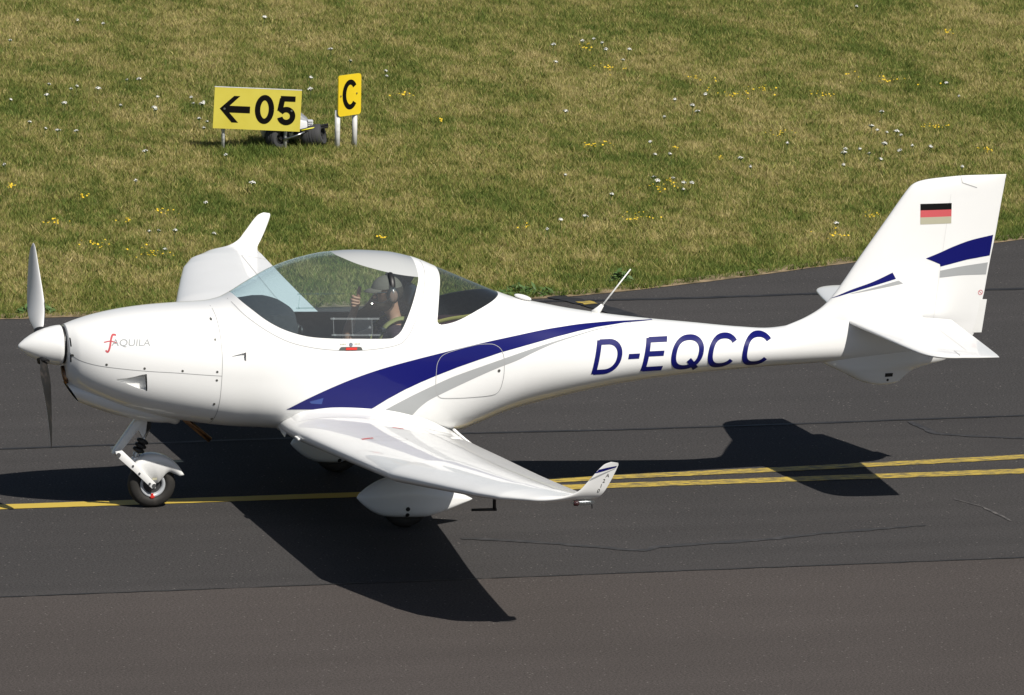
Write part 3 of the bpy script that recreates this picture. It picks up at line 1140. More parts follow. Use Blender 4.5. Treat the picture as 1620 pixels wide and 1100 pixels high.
# fix rotation pivots: box_bm rotates about the origin before moving, so nothing else is needed
bm_obj("rear_shelf", box_bm((3.22, 0, 1.10), (0.62, 0.72, 0.05), 0.01), DARKIN, plane, False, OFF)
bm_obj("baggage", box_bm((3.12, -0.12, 1.22), (0.30, 0.34, 0.2), 0.05, None, 3), material("maroon_bag", (0.045, 0.012, 0.016), 0.8), plane, True, OFF)
bm_obj("baggage_strap", tube_bm(catmull([(2.9, -0.40, 1.33), (3.05, -0.36, 1.355), (3.2, -0.3, 1.36), (3.4, -0.2, 1.37)], 6), 0.008, 6, flat=(0.5, 2)), material("tan_strap", (0.30, 0.26, 0.06), 0.8), plane, True, OFF)
# sliding vent windows in the canopy sides
for s in (-1, 1):
    for (za, zb_) in ((1.410, 1.401), (1.300, 1.291)):
        ribbon("vent_rail", HULL_BVH, [(2.147, za), (2.50, zb_)], 0.013, RAIL, cnp, 14, 0.004, s)
    for x in (2.167, 2.30, 2.445):
        ribbon("vent_edge", HULL_BVH, [(x, 1.405), (x - 0.004, 1.296)], 0.005, RAIL, cnp, 8, 0.003, s)
    strip("vent_pane", HULL_BVH, [(2.302, 1.402), (2.44, 1.399)], [(2.298, 1.300), (2.436, 1.296)], CLEAR, cnp, 10, 6, 0.005, s)
    for (x, z) in ((2.17, 1.4095), (2.30, 1.406), (2.42, 1.403), (2.17, 1.30), (2.30, 1.296), (2.42, 1.293)):
        dot("rail_screw", HULL_BVH, (x, z), 0.008, RAIL, cnp, 0.006, s)
    dot("vent_knob", HULL_BVH, (2.425, 1.345), 0.010, RAIL, cnp, 0.007, s)

# antennas on the back
bm = tube_bm([(4.215, 0, 1.292), (4.255, 0, 1.330), (4.278, 0, 1.358)], [0.028, 0.018, 0.011], 12, None, True, (0.5, 1.2))
ant = bm_obj("antenna", bm, WHITE_DULL, plane, True, OFF)
bm_obj("antenna_rod", tube_bm([(4.275, 0, 1.353), (4.483, 0, 1.612)], [0.0065, 0.005], 8), WHITE_DULL, ant, True)
bm = bmesh.new()
bmesh.ops.create_uvsphere(bm, u_segments=20, v_segments=12, radius=1)
bmesh.ops.scale(bm, vec=(0.066, 0.045, 0.018), verts=bm.verts[:])
bmesh.ops.rotate(bm, cent=(0, 0, 0), matrix=Matrix.Rotation(R(16), 3, 'Y'), verts=bm.verts[:])
bmesh.ops.translate(bm, vec=(3.685, 0.0, 1.432), verts=bm.verts[:])
bm_obj("satellite_antenna", bm, WHITE_DULL, plane, True, OFF)


# ---- aerofoil surfaces
def foil(n=26, t=0.15, camber=0.0):
    be = np.linspace(0, np.pi, n)
    x = (1 - np.cos(be)) / 2
    yt = 5 * t * (0.2969 * np.sqrt(x) - 0.126 * x - 0.3516 * x ** 2 + 0.2843 * x ** 3 - 0.1036 * x ** 4) + 0.0012
    yc = camber * 4 * x * (1 - x)
    X = np.r_[x[::-1], x[1:-1]]
    Z = np.r_[(yc + yt)[::-1], (yc - yt)[1:-1]]
    return X, Z


def foil_loft(secs, res=6, camber=0.0, n=26, smooth=True):
    """secs: LE(3), TE(3), up(3), thickness ratio"""
    A = np.array([np.r_[s_[0], s_[1], s_[2], s_[3]] for s_ in secs], float)
    k = np.arange(len(A))
    q = np.linspace(0, len(A) - 1, (len(A) - 1) * res + 1)
    B = np.stack([pchip(k, A[:, j])(q) for j in range(A.shape[1])], 1)
    if smooth is not True:                       # straight panels up to section number `smooth`
        Ln = np.stack([np.interp(q, k, A[:, j]) for j in range(A.shape[1])], 1)
        B = np.where((q <= smooth)[:, None], Ln, B)
    rings = []
    for row in B:
        le, te, upv, t = row[:3], row[3:6], row[6:9], row[9]
        X, Z = foil(n, t, camber)
        ch = te - le
        c = np.linalg.norm(ch)
        upv = upv - ch * (upv @ ch) / (ch @ ch)
        upv /= np.linalg.norm(upv)
        rings.append(le + X[:, None] * ch + Z[:, None] * c * upv)
    V, T = ring_loft(np.array(rings))
    return V, T


WZL = lambda y: 0.60 + 0.073 * y
WZT = lambda y: 0.47 + 0.100 * y


def wing_secs(s):
    S = []
    for (y, le, te, t, dz) in [(0.25, 1.80, 3.12, 0.170, 0.012), (0.50, 1.80, 3.115, 0.165, 0.010), (0.60, 1.80, 3.10, 0.158, 0.006), (0.72, 1.80, 3.092, 0.155, 0.002),
                               (0.9, 1.803, 3.085, 0.154, 0.0), (1.2, 1.812, 3.065, 0.155, 0), (2.0, 1.835, 3.02, 0.153, 0), (3.0, 1.868, 2.955, 0.15, 0), (3.35, 1.882, 2.935, 0.15, 0),
                               (3.7, 1.975, 2.92, 0.147, 0), (4.1, 2.085, 2.905, 0.142, 0), (4.45, 2.185, 2.895, 0.138, 0), (4.7, 2.292, 2.888, 0.130, 0), (4.83, 2.40, 2.885, 0.122, 0)]:
        S.append(((le, s * y, WZL(y) + dz), (te, s * y, WZT(y) + dz * 0.5), (0, 0, 1), t))
    for (le, te, y, zl, zt, tilt, t) in [(2.50, 2.885, 4.945, 0.966, 0.957, 16, .12), (2.655, 2.895, 5.01, 0.992, 0.980, 46, .12), (2.745, 2.925, 5.04, 1.03, 1.022, 72, .115),
                                         (2.81, 2.965, 5.058, 1.10, 1.098, 80, .11), (2.885, 3.003, 5.076, 1.19, 1.188, 80, .10), (2.918, 3.010, 5.082, 1.218, 1.212, 80, .09), (2.957, 3.006, 5.086, 1.232, 1.225, 80, .06)]:
        S.append(((le, s * y, zl), (te, s * y, zt), (0, -s * math.sin(R(tilt)), math.cos(R(tilt))), t))
    return S


def xy(m):
    return m[0][:, :2]


def surf_ribbon(name, bvh, path, width, mat, parent, n=40, eps=0.0015, up_=True):
    """ribbon in plan view laid on the upper side"""
    P = cpath(path, n, False)
    d_ = np.gradient(P, axis=0)
    d_ /= np.maximum(np.hypot(*d_.T), 1e-9)[:, None]
    nr = np.stack([-d_[:, 1], d_[:, 0]], 1)
    V = []
    for q in np.stack([P + nr * width / 2, P - nr * width / 2], 1).reshape(-1, 2):
        hit, nn, _, _ = bvh.ray_cast(Vector((q[0], q[1], 5)), Vector((0, 0, -1)))
        if hit is None:
            hit, nn, _, _ = bvh.find_nearest(Vector((q[0], q[1], 0.9)))
        if nn.z < 0:
            nn = -nn
        V.append(hit + nn * eps)
    F = [(2 * i, 2 * i + 1, 2 * i + 3, 2 * i + 2) for i in range(n - 1)]
    return mesh_obj(name, V, F, mat, parent, True)


GAP = material("control_gap", (0.42, 0.42, 0.42), 0.7)
LGAP = material("faint_gap", (0.62, 0.62, 0.61), 0.6)
for s in (-1, 1):
    V, T = foil_loft(wing_secs(s), 7, 0.022, 30, 13)
    N = vnormals(V, T)
    wb = bvh_of(V, T)
    wm = (V, N, T)
    flap_p = [(2.72, s * 0.98), (2.665, s * 2.92), (3.3, s * 2.92), (3.3, s * 0.98)]
    ail_p = [(2.662, s * 2.96), (2.655, s * 3.4), (2.69, s * 4.66), (3.3, s * 4.66), (3.3, s * 2.96)]
    flap, wm = split(wm, poly_sdf(xy(wm), flap_p))
    ail, wm = split(wm, poly_sdf(xy(wm), ail_p))
    wl, wm = split(wm, (5.015 - np.abs(wm[0][:, 1])) * 1.0)
    wing = part("wing", wm, WHITE, plane, OFF)
    wing["label"] = "near left wing reflecting the fuselage stripes" if s < 0 else "far right wing rising behind the nose"
    part("flap", flap, WHITE, wing)
    part("aileron", ail, WHITE, wing)
    wlo = part("winglet", wl, WHITE, wing)
    surf_ribbon("hinge_seam", wb, flap_p[:2], 0.006, GAP, wing, 50)
    surf_ribbon("hinge_seam", wb, ail_p[:3], 0.006, GAP, wing, 50)
    surf_ribbon("hinge_seam", wb, [(2.665, s * 2.94), (2.955, s * 2.94)], 0.008, GAP, wing, 20)
    surf_ribbon("hinge_seam", wb, [(2.72, s * 0.98), (3.075, s * 0.98)], 0.006, GAP, wing, 20)
    surf_ribbon("hinge_seam", wb, [(2.69, s * 4.66), (2.885, s * 4.66)], 0.006, GAP, wing, 20)
    surf_ribbon("fuel_panel_seam", wb, [(2.2 + 0.13 * math.cos(a), s * (2.05 + 0.13 * math.sin(a))) for a in np.linspace(0, 2 * np.pi, 30)], 0.004, GAP, wing, 40)
    # position light in a clear fairing at the tip
    bm = bmesh.new()
    bmesh.ops.create_uvsphere(bm, u_segments=20, v_segments=12, radius=1)
    bmesh.ops.scale(bm, vec=(0.082, 0.035, 0.024), verts=bm.verts[:])
    bmesh.ops.translate(bm, vec=(2.795, s * 4.995, 0.948), verts=bm.verts[:])
    pl = bm_obj("position_light", bm, CLEAR, wlo, True)
    bm_obj("lamp_housing", box_bm((2.80, s * 4.985, 0.946), (0.11, 0.03, 0.026), 0.008), METAL, wlo, True)
    bm_obj("coloured_lens", lathe_bm([(0, 0), (0.004, 0.018), (0.03, 0.02), (0.045, 0.0)], (2.728, s * 5.0, 0.945), (1, 0, 0), 14), material("dark_lamp_lens", (0.05, 0.006, 0.006), 0.15) if s < 0 else GREENM, wlo, True)
    bm_obj("static_wick", tube_bm([(2.855, s * 5.0, 0.935), (2.857, s * 5.0, 0.905)], 0.004, 6), BLACK, wlo, False)
    if s < 0:
        strip("blue_stripe", wb, [(2.870, 1.180), (2.93, 1.193), (3.001, 1.204)], [(2.850, 1.155), (2.923, 1.174), (2.995, 1.193)], BLUE, wlo, 30, 4)
        strip("grey_stripe", wb, [(2.832, 1.124), (2.89, 1.150), (2.991, 1.187)], [(2.816, 1.104), (2.892, 1.140), (2.988, 1.183)], SILVER, wlo, 30, 3)
        for ch, px, pz in (("A", 2.926, 1.127), ("2", 2.908, 1.090), ("1", 2.897, 1.056), ("0", 2.876, 1.022)):
            decal_text("type_lettering", wb, ch, (px, pz), 0.025, 0.0, SCREW, wlo, shear=0.2, offset=0.01)
        surf_ribbon("red_placard", wb, [(2.42, -1.27), (2.50, -1.27)], 0.05, PINKRED, wing, 4)
        surf_ribbon("red_placard", wb, [(2.02, -2.0), (2.10, -2.0)], 0.05, PINKRED, wing, 4)
        bm_obj("stall_warner", box_bm((1.800, -1.02, WZL(1.0) - 0.012), (0.03, 0.10, 0.014), 0.004), WHITE_DULL, wing, False)
        pm = bm_obj("pitot_mast", tube_bm([(2.66, -3.2, 0.80), (2.66, -3.2, 0.545)], 0.012, 8), BLACK, wing, True)
        bm_obj("pitot_tube", tube_bm([(2.675, -3.2, 0.55), (2.50, -3.2, 0.553)], [0.011, 0.009], 8), BLACK, wing, True)

# ---- smooth root fairings between wing and fuselage
ROOT_X = [1.80, 1.83, 1.907, 2.04, 2.17, 2.5, 2.79, 2.95, 3.085, 3.13]
ROOT_Z = [0.640, 0.668, 0.742, 0.776, 0.786, 0.762, 0.690, 0.618, 0.548, 0.53]
rz_ = pchip(ROOT_X, ROOT_Z)
for s in (-1, 1):
    V, T = foil_loft(wing_secs(s), 7, 0.022, 30, 13)
    wb = bvh_of(V, T)
    G = []
    xs_ = np.linspace(1.80, 3.12, 60)
    for x in xs_:
        zf = float(rz_(x))
        y0 = float(hw(x, zf))
        y2 = y0 + 0.20

        def ztop(y):
            h, _, _, _ = wb.ray_cast(Vector((x, s * y, 3)), Vector((0, 0, -1)))
            return h.z if h else zf - 0.05
        z2 = ztop(y2) + 0.001
        z1 = min(ztop(y0 + 0.05) + 0.008, zf)
        P0, P1, P2 = Vector((x, s * (y0 - 0.004), zf)), Vector((x, s * (y0 + 0.045), z1)), Vector((x, s * y2, z2))
        G.append([P0 * (1 - t) ** 2 + P1 * 2 * t * (1 - t) + P2 * t * t for t in np.linspace(0, 1, 12)])
    V = [p for row in G for p in row]
    F = [(i * 12 + j, i * 12 + j + 1, (i + 1) * 12 + j + 1, (i + 1) * 12 + j) for i in range(59) for j in range(11)]
    if s > 0:
        F = [f[::-1] for f in F]
    mesh_obj("wing_root_fairing", V, F, WHITE, plane, True, None, OFF)

# ---- fin and rudder
FZ = [0.708, 0.72, 0.745, 0.775, 0.81, 0.845, 0.875, 0.93, 1.00, 1.08, 1.145, 1.165, 1.222, 1.293, 1.375, 1.469, 1.63, 1.792, 1.93, 2.066, 2.13, 2.168, 2.19, 2.208, 2.22, 2.229]
FL = [6.36, 6.29, 6.21, 6.15, 6.085, 6.01, 5.95, 5.87, 5.78, 5.68, 5.60, 5.66, 5.805, 5.925, 6.005, 6.075, 6.185, 6.301, 6.40, 6.497, 6.545, 6.58, 6.62, 6.70, 6.83, 6.96]
FT = [6.43, 6.50, 6.535, 6.57, 6.62, 6.74, 6.86, 6.95, 7.03, 7.09, 7.11, 7.115, 7.125, 7.135, 7.153, 7.168, 7.195, 7.226, 7.248, 7.27, 7.281, 7.287, 7.29, 7.294, 7.296, 7.297]
FW = [0.012, 0.035, 0.05, 0.062, 0.072, 0.080, 0.080, 0.078, 0.076, 0.076, 0.078, 0.080, 0.081, 0.080, 0.078, 0.075, 0.07, 0.064, 0.059, 0.053, 0.049, 0.044, 0.038, 0.028, 0.018, 0.006]
fl_, ft_, fw_ = pchip(FZ, FL), pchip(FZ, FT), pchip(FZ, FW)
zz = np.unique(np.r_[np.linspace(0.708, 0.86, 20), np.linspace(0.86, 2.1, 90), np.linspace(2.1, 2.229, 26)])
rings = []
for z in zz:
    X, Z = foil(34, 1.0, 0.0)
    Z = Z / np.abs(Z).max() * float(fw_(z))
    le, te = float(fl_(z)), float(ft_(z))
    rings.append(np.stack([le + X * (te - le), Z, np.full(len(X), z)], 1))
V, T = ring_loft(np.array(rings))
N = vnormals(V, T)
FIN_BVH = bvh_of(V, T)
fm = (V, N, T)
rud, fm = split(fm, poly_sdf(xz(fm), [(6.725, 0.80), (6.756, 1.19), (6.80, 1.593), (6.865, 2.10), (6.872, 2.155), (6.955, 2.18), (6.948, 2.5), (7.6, 2.5), (7.6, 0.80)]))
fin = part("tail_fin", fm, WHITE, plane, OFF)
rudder = part("rudder", rud, WHITE, fin)
ribbon("hinge_seam", FIN_BVH, [(6.727, 0.85), (6.756, 1.19), (6.80, 1.593), (6.865, 2.10)], 0.003, LGAP, fin, 30)
ribbon("hinge_seam", FIN_BVH, [(6.948, 2.226), (6.952, 2.181), (7.067, 2.141)], 0.006, SEAM, fin, 16, smooth=False)
bm_obj("trim_tab", prism_bm([(7.08, 1.315), (7.172, 1.312), (7.137, 1.07), (7.06, 1.07)], -0.003, 0.003), WHITE_DULL, rudder, False)
strip("blue_stripe", FIN_BVH, [(5.985, 1.356), (6.119, 1.419), (6.287, 1.48), (6.429, 1.543)], [(5.985, 1.355), (6.12, 1.401), (6.288, 1.449), (6.455, 1.496)], BLUE, fin, 40, 5)
strip("grey_stripe", FIN_BVH, [(6.12, 1.394), (6.288, 1.436), (6.475, 1.483)], [(6.12, 1.392), (6.288, 1.421), (6.511, 1.460)], SILVER, fin, 30, 3)
strip("blue_stripe", FIN_BVH, [(6.683, 1.638), (6.78, 1.672), (6.898, 1.717), (7.033, 1.757), (7.207, 1.787)], [(6.683, 1.637), (6.738, 1.615), (6.794, 1.590), (6.795, 1.572), (7.003, 1.614), (7.185, 1.636)], BLUE, rudder, 60, 6, 0.002, -1, (True, False))
strip("grey_stripe", FIN_BVH, [(6.795, 1.542), (6.97, 1.567), (7.172, 1.585)], [(6.793, 1.491), (6.972, 1.501), (7.160, 1.497)], SILVER, rudder, 30, 4)
flag = strip("german_flag", FIN_BVH, [(6.634, 2.037), (6.872, 2.037)], [(6.634, 1.990), (6.872, 1.990)], FLAGBLACK, fin, 10, 4)
strip("flag_red_band", FIN_BVH, [(6.634, 1.990), (6.872, 1.990)], [(6.634, 1.939), (6.872, 1.939)], PINKRED, fin, 10, 4)
strip("flag_gold_band", FIN_BVH, [(6.634, 1.939), (6.872, 1.939)], [(6.634, 1.888), (6.872, 1.888)], GOLD, fin, 10, 4)
ribbon("no_push_mark", FIN_BVH, [(7.12 + 0.017 * math.cos(a), 1.365 + 0.017 * math.sin(a)) for a in np.linspace(0, 2 * np.pi, 24)], 0.004, PINKRED, rudder, 30)
ribbon("no_push_mark", FIN_BVH, [(7.108, 1.377), (7.132, 1.353)], 0.004, PINKRED, rudder, 6)
strip("tail_vent", FIN_BVH, [(6.397, 0.800), (6.459, 0.798)], [(6.395, 0.772), (6.457, 0.771)], BLACK, fin, 6, 2)
dot("tie_down_hole", FIN_BVH, (6.421, 0.747), 0.010, BLACK, fin)

# ---- tailplane
for s in (-1, 1):
    S = []
    for (y, le, te, z, t) in [(0.0, 6.095, 6.88, 1.192, 0.10), (0.15, 6.11, 6.875, 1.190, 0.10), (0.6, 6.168, 6.852, 1.184, 0.095), (1.1, 6.235, 6.825, 1.177, 0.09), (1.30, 6.270, 6.812, 1.175, 0.085),
                              (1.39, 6.305, 6.806, 1.174, 0.075), (1.45, 6.355, 6.80, 1.173, 0.065), (1.485, 6.43, 6.796, 1.172, 0.05), (1.50, 6.55, 6.792, 1.172, 0.03)]:
        S.append(((le, s * y, z), (te, s * y, z - 0.006), (0, 0, 1), t))
    V, T = foil_loft(S, 6, 0.0)
    N = vnormals(V, T)
    tb = bvh_of(V, T)
    tm = (V, N, T)
    elp = [(6.66, s * 0.09), (6.605, s * 1.34), (6.50, s * 1.345), (6.505, s * 1.7), (7.4, s * 1.7), (7.4, s * 0.09)]
    cut_p = [(6.66, -0.2), (6.66, 0.2), (7.4, 0.2), (7.4, -0.2)]
    el, tm = split(tm, poly_sdf(xy(tm), elp))
    _, tm = split(tm, poly_sdf(xy(tm), [(6.665, s * -0.2), (6.665, s * 0.1), (7.4, s * 0.1), (7.4, s * -0.2)]))
    tp = part("tailplane", tm, WHITE, plane, OFF)
    part("elevator", el, WHITE, tp)
    surf_ribbon("hinge_seam", tb, elp[:3], 0.003, LGAP, tp, 30)
    surf_ribbon("hinge_seam", tb, [(6.505, s * 1.345), (6.507, s * 1.498)], 0.006, SEAM, tp, 10)

# ---- propeller
PX, PZ = 0.175, 1.189
prop = bm_obj("propeller", lathe_bm([(0.0, 0.0), (0.006, 0.014), (0.02, 0.028), (0.05, 0.053), (0.09, 0.079), (0.14, 0.105), (0.19, 0.123), (0.24, 0.136), (0.28, 0.1425), (0.305, 0.1435), (0.310, 0.138), (0.310, 0.0)], (0, 0, PZ), (1, 0, 0), 64),
              WHITE, plane, True, OFF, 50)
bm_obj("spinner_backplate", lathe_bm([(0.3105, 0.0), (0.3105, 0.132), (0.329, 0.132), (0.329, 0.0)], (0, 0, PZ), (1, 0, 0), 48), BLACK, prop, False)
PHI = R(31.5)


def blade(sign):
    # r, chord, pitch (deg), sweep of the leading edge, thickness
    tab = [(0.10, 0.075, 44, 0.0, 0.36), (0.16, 0.088, 42, 0.004, 0.26), (0.24, 0.118, 37, 0.010, 0.17), (0.34, 0.140, 31, 0.014, 0.13), (0.45, 0.144, 26, 0.012, 0.11),
           (0.56, 0.136, 22, 0.004, 0.10), (0.66, 0.118, 19.5, -0.010, 0.095), (0.74, 0.098, 18, -0.026, 0.09), (0.80, 0.074, 17, -0.042, 0.08), (0.835, 0.045, 16.5, -0.056, 0.07), (0.85, 0.014, 16, -0.068, 0.06)]
    A = np.array(tab)
    q = np.linspace(0.10, 0.85, 40)
    SC_R = 0.875
    C = [pchip(A[:, 0], A[:, j])(q) for j in range(1, 5)]
    ax = np.array([0, -math.sin(PHI), -math.cos(PHI)]) * sign        # blade axis
    tang = np.array([0, -math.cos(PHI), math.sin(PHI)]) * sign       # in disc plane
    xa = np.array([1.0, 0, 0])
    rings, mats_ = [], []
    for i, r in enumerate(q):
        c, pt, sw, t = C[0][i], R(C[1][i]), C[2][i], C[3][i]
        ch = tang * math.cos(pt) - xa * math.sin(pt)
        nb = xa * math.cos(pt) + tang * math.sin(pt)
        X, Z = foil(14, t, 0.03)
        o = np.array([PX, 0, PZ]) + ax * (r * SC_R + 0.01) + tang * sw
        c = c * (1.0 + 0.3 * min(1, max(0, (r - 0.12) / 0.15)))
        rings.append(o + (X[:, None] - 0.42) * c * ch - Z[:, None] * c * nb)
    V, T = ring_loft(np.array(rings))
    fn = np.cross(V[T[:, 1]] - V[T[:, 0]], V[T[:, 2]] - V[T[:, 0]])
    mi = (fn[:, 0] > 0).astype(int)
    return V, T, mi


for sg in (1, -1):
    V, T, mi = blade(sg)
    bl = mesh_obj("propeller_blade", V, T, [WHITE, PROPBLACK], prop, True, matidx=mi)
    if sg == 1:
        bl["label"] = "near blade pointing down, black rear face"
    bm_obj("blade_cuff", lathe_bm([(0.085, 0.048), (0.125, 0.046), (0.13, 0.038)], (PX, 0, PZ), (0, -math.sin(PHI) * sg, -math.cos(PHI) * sg), 24), BLACK, prop, True)

# ---- nose gear
WHG = material("gear_white", (0.80, 0.80, 0.79), 0.3, coat=0.6)
ng = bm_obj("nose_gear_leg", prism_bm([(0.868, 0.665), (0.940, 0.665), (0.925, 0.545), (0.905, 0.50), (0.868, 0.56), (0.752, 0.418), (0.712, 0.386), (0.680, 0.398), (0.700, 0.432)], -0.032, 0.032, 0.006), WHG, plane, True, OFF, 35)
bm_obj("pivot_bolt", lathe_bm([(-0.105, 0), (-0.105, 0.016), (0.105, 0.016), (0.105, 0)], (0.712, 0, 0.402), (0, 1, 0), 14), METAL, ng, False)
for s in (-1, 1):
    bm_obj("trailing_arm", prism_bm([(0.690, 0.425), (0.740, 0.432), (0.90, 0.275), (0.985, 0.185), (0.985, 0.150), (0.955, 0.150), (0.83, 0.272), (0.70, 0.388)], s * 0.088 - 0.008, s * 0.088 + 0.008, 0.003), WHG, ng, True, None, 35)
    for (bx, bz) in ((0.865, 0.262), (0.940, 0.186), (0.818, 0.318)):
        bm_obj("arm_bolt", lathe_bm([(0, 0.009), (0.006, 0.008), (0.006, 0)], (bx, s * 0.096, bz), (0, s, 0), 10), METAL, ng, False)
bm_obj("damper_rod", tube_bm([(0.945, 0, 0.56), (0.842, 0, 0.335)], 0.014, 12), METAL, ng, True)
bm_obj("damper_bracket", prism_bm([(0.918, 0.665), (0.965, 0.665), (0.962, 0.57), (0.940, 0.55)], -0.02, 0.02), BLACK, ng, False)
dd = Vector((0.842 - 0.945, 0, 0.335 - 0.56)).normalized()
prof = []
for k in range(3):
    t0 = 0.075 + k * 0.034
    prof += [(t0, 0.024), (t0 + 0.006, 0.040), (t0 + 0.017, 0.046), (t0 + 0.028, 0.040), (t0 + 0.034, 0.024)]
bm_obj("rubber_damper", lathe_bm([(0.07, 0.0)] + prof + [(0.18, 0.0)], (0.945, 0, 0.56), dd, 24), BLACK, ng, True)
bm_obj("damper_collar", lathe_bm([(0.182, 0), (0.182, 0.026), (0.212, 0.026), (0.212, 0)], (0.945, 0, 0.56), dd, 18), METAL, ng, False)
bm_obj("damper_fork", prism_bm([(0.820, 0.345), (0.838, 0.366), (0.868, 0.366), (0.878, 0.350), (0.862, 0.30), (0.835, 0.285)], -0.03, 0.03, 0.008), WHG, ng, True, None, 35)


HUBM = material("brake_grey", (0.06, 0.06, 0.062), 0.5, metal=0.4)


def wheel(name, c, r, w, parent, off=None, rim=METAL):
    prof = []
    for a in np.linspace(-1, 1, 19):
        # rounded tyre section with a flat tread
        hh = abs(a)
        prof.append((a * w / 2 * (1 - 0.06 * (1 - hh)), r * (1 - 0.18 * hh ** 3.2 - 0.26 * max(0, hh - 0.86) * 3)))
    prof = [(-w * 0.40, r * 0.56), (-w * 0.47, r * 0.62)] + prof + [(w * 0.47, r * 0.62), (w * 0.40, r * 0.56), (w * 0.40, r * 0.50), (-w * 0.40, r * 0.50), (-w * 0.40, r * 0.56)]
    ty = bm_obj(name, lathe_bm(prof, c, (0, 1, 0), 48), RUBBER, parent, True, off)
    bm_obj("rim", lathe_bm([(-w * 0.43, r * 0.535), (-w * 0.455, r * 0.51), (-w * 0.41, r * 0.41), (-w * 0.2, r * 0.38),
                            (w * 0.2, r * 0.38), (w * 0.41, r * 0.41), (w * 0.455, r * 0.51), (w * 0.43, r * 0.535)], c, (0, 1, 0), 36), rim, ty, True)
    bm_obj("hub", lathe_bm([(-w * 0.25, r * 0.39), (-w * 0.26, r * 0.14), (-w * 0.38, r * 0.12), (-w * 0.38, 0), (w * 0.38, 0), (w * 0.38, r * 0.12), (w * 0.26, r * 0.14), (w * 0.25, r * 0.39)], c, (0, 1, 0), 30), HUBM, ty, True)
    return ty


RIMG = material("rim_grey", (0.55, 0.57, 0.60), 0.35, metal=0.3)
nw = wheel("nose_wheel", (0.972, 0, 0.1700), 0.170, 0.125, plane, OFF, RIMG)
bm_obj("axle", lathe_bm([(-0.100, 0), (-0.100, 0.015), (0.100, 0.015), (0.100, 0)], (0.972, 0, 0.170), (0, 1, 0), 16), METAL, nw, False)
bm_obj("red_slip_mark", box_bm((0.968, -0.060, 0.090), (0.018, 0.006, 0.035), 0.001), RED, nw, False)
bm_obj("red_slip_mark", box_bm((0.968, -0.0615, 0.084), (0.034, 0.004, 0.010), 0.001), RED, nw, False)
# mudguard: curved sheet with side skirts
MG_OUT = catmull([(0.822, 0.310), (0.862, 0.358), (0.918, 0.384), (0.975, 0.390), (1.045, 0.378), (1.108, 0.348), (1.158, 0.300), (1.198, 0.238)], 5)
MG_IN = cpath([(0.885, 0.232), (0.925, 0.195), (0.955, 0.178), (0.995, 0.182), (1.03, 0.212), (1.062, 0.250), (1.085, 0.262), (1.12, 0.250), (1.165, 0.228)], len(MG_OUT))
bm = bmesh.new()
rows = []
prof_y = [-0.078, -0.078, -0.074, -0.055, -0.02, 0.02, 0.055, 0.074, 0.078, 0.078]
prof_t = [0.0, 0.72, 0.90, 0.985, 1.0, 1.0, 0.985, 0.90, 0.72, 0.0]
for o_, i_ in zip(MG_OUT, MG_IN):
    rows.append([bm.verts.new((i_[0] + (o_[0] - i_[0]) * t, y, i_[1] + (o_[1] - i_[1]) * t)) for y, t in zip(prof_y, prof_t)])
for a, b in zip(rows[:-1], rows[1:]):
    for k in range(len(prof_y) - 1):
        bm.faces.new((a[k], a[k + 1], b[k + 1], b[k]))
mg = bm_obj("mudguard", bm, WHG, plane, True, OFF)
sol = mg.modifiers.new("thickness", 'SOLIDIFY')
sol.thickness = 0.004
sol.offset = -1
bm_obj("placard", box_bm((0.98, -0.0795, 0.216), (0.034, 0.001, 0.017)), GOLD, mg, False)
ex = bm_obj("exhaust_pipe", tube_bm([(1.14, -0.08, 0.70), (1.205, -0.10, 0.632), (1.375, -0.10, 0.488)], 0.021, 16, None, False), COPPER, plane, True, OFF)
sol = ex.modifiers.new("thickness", 'SOLIDIFY')
sol.thickness = 0.003

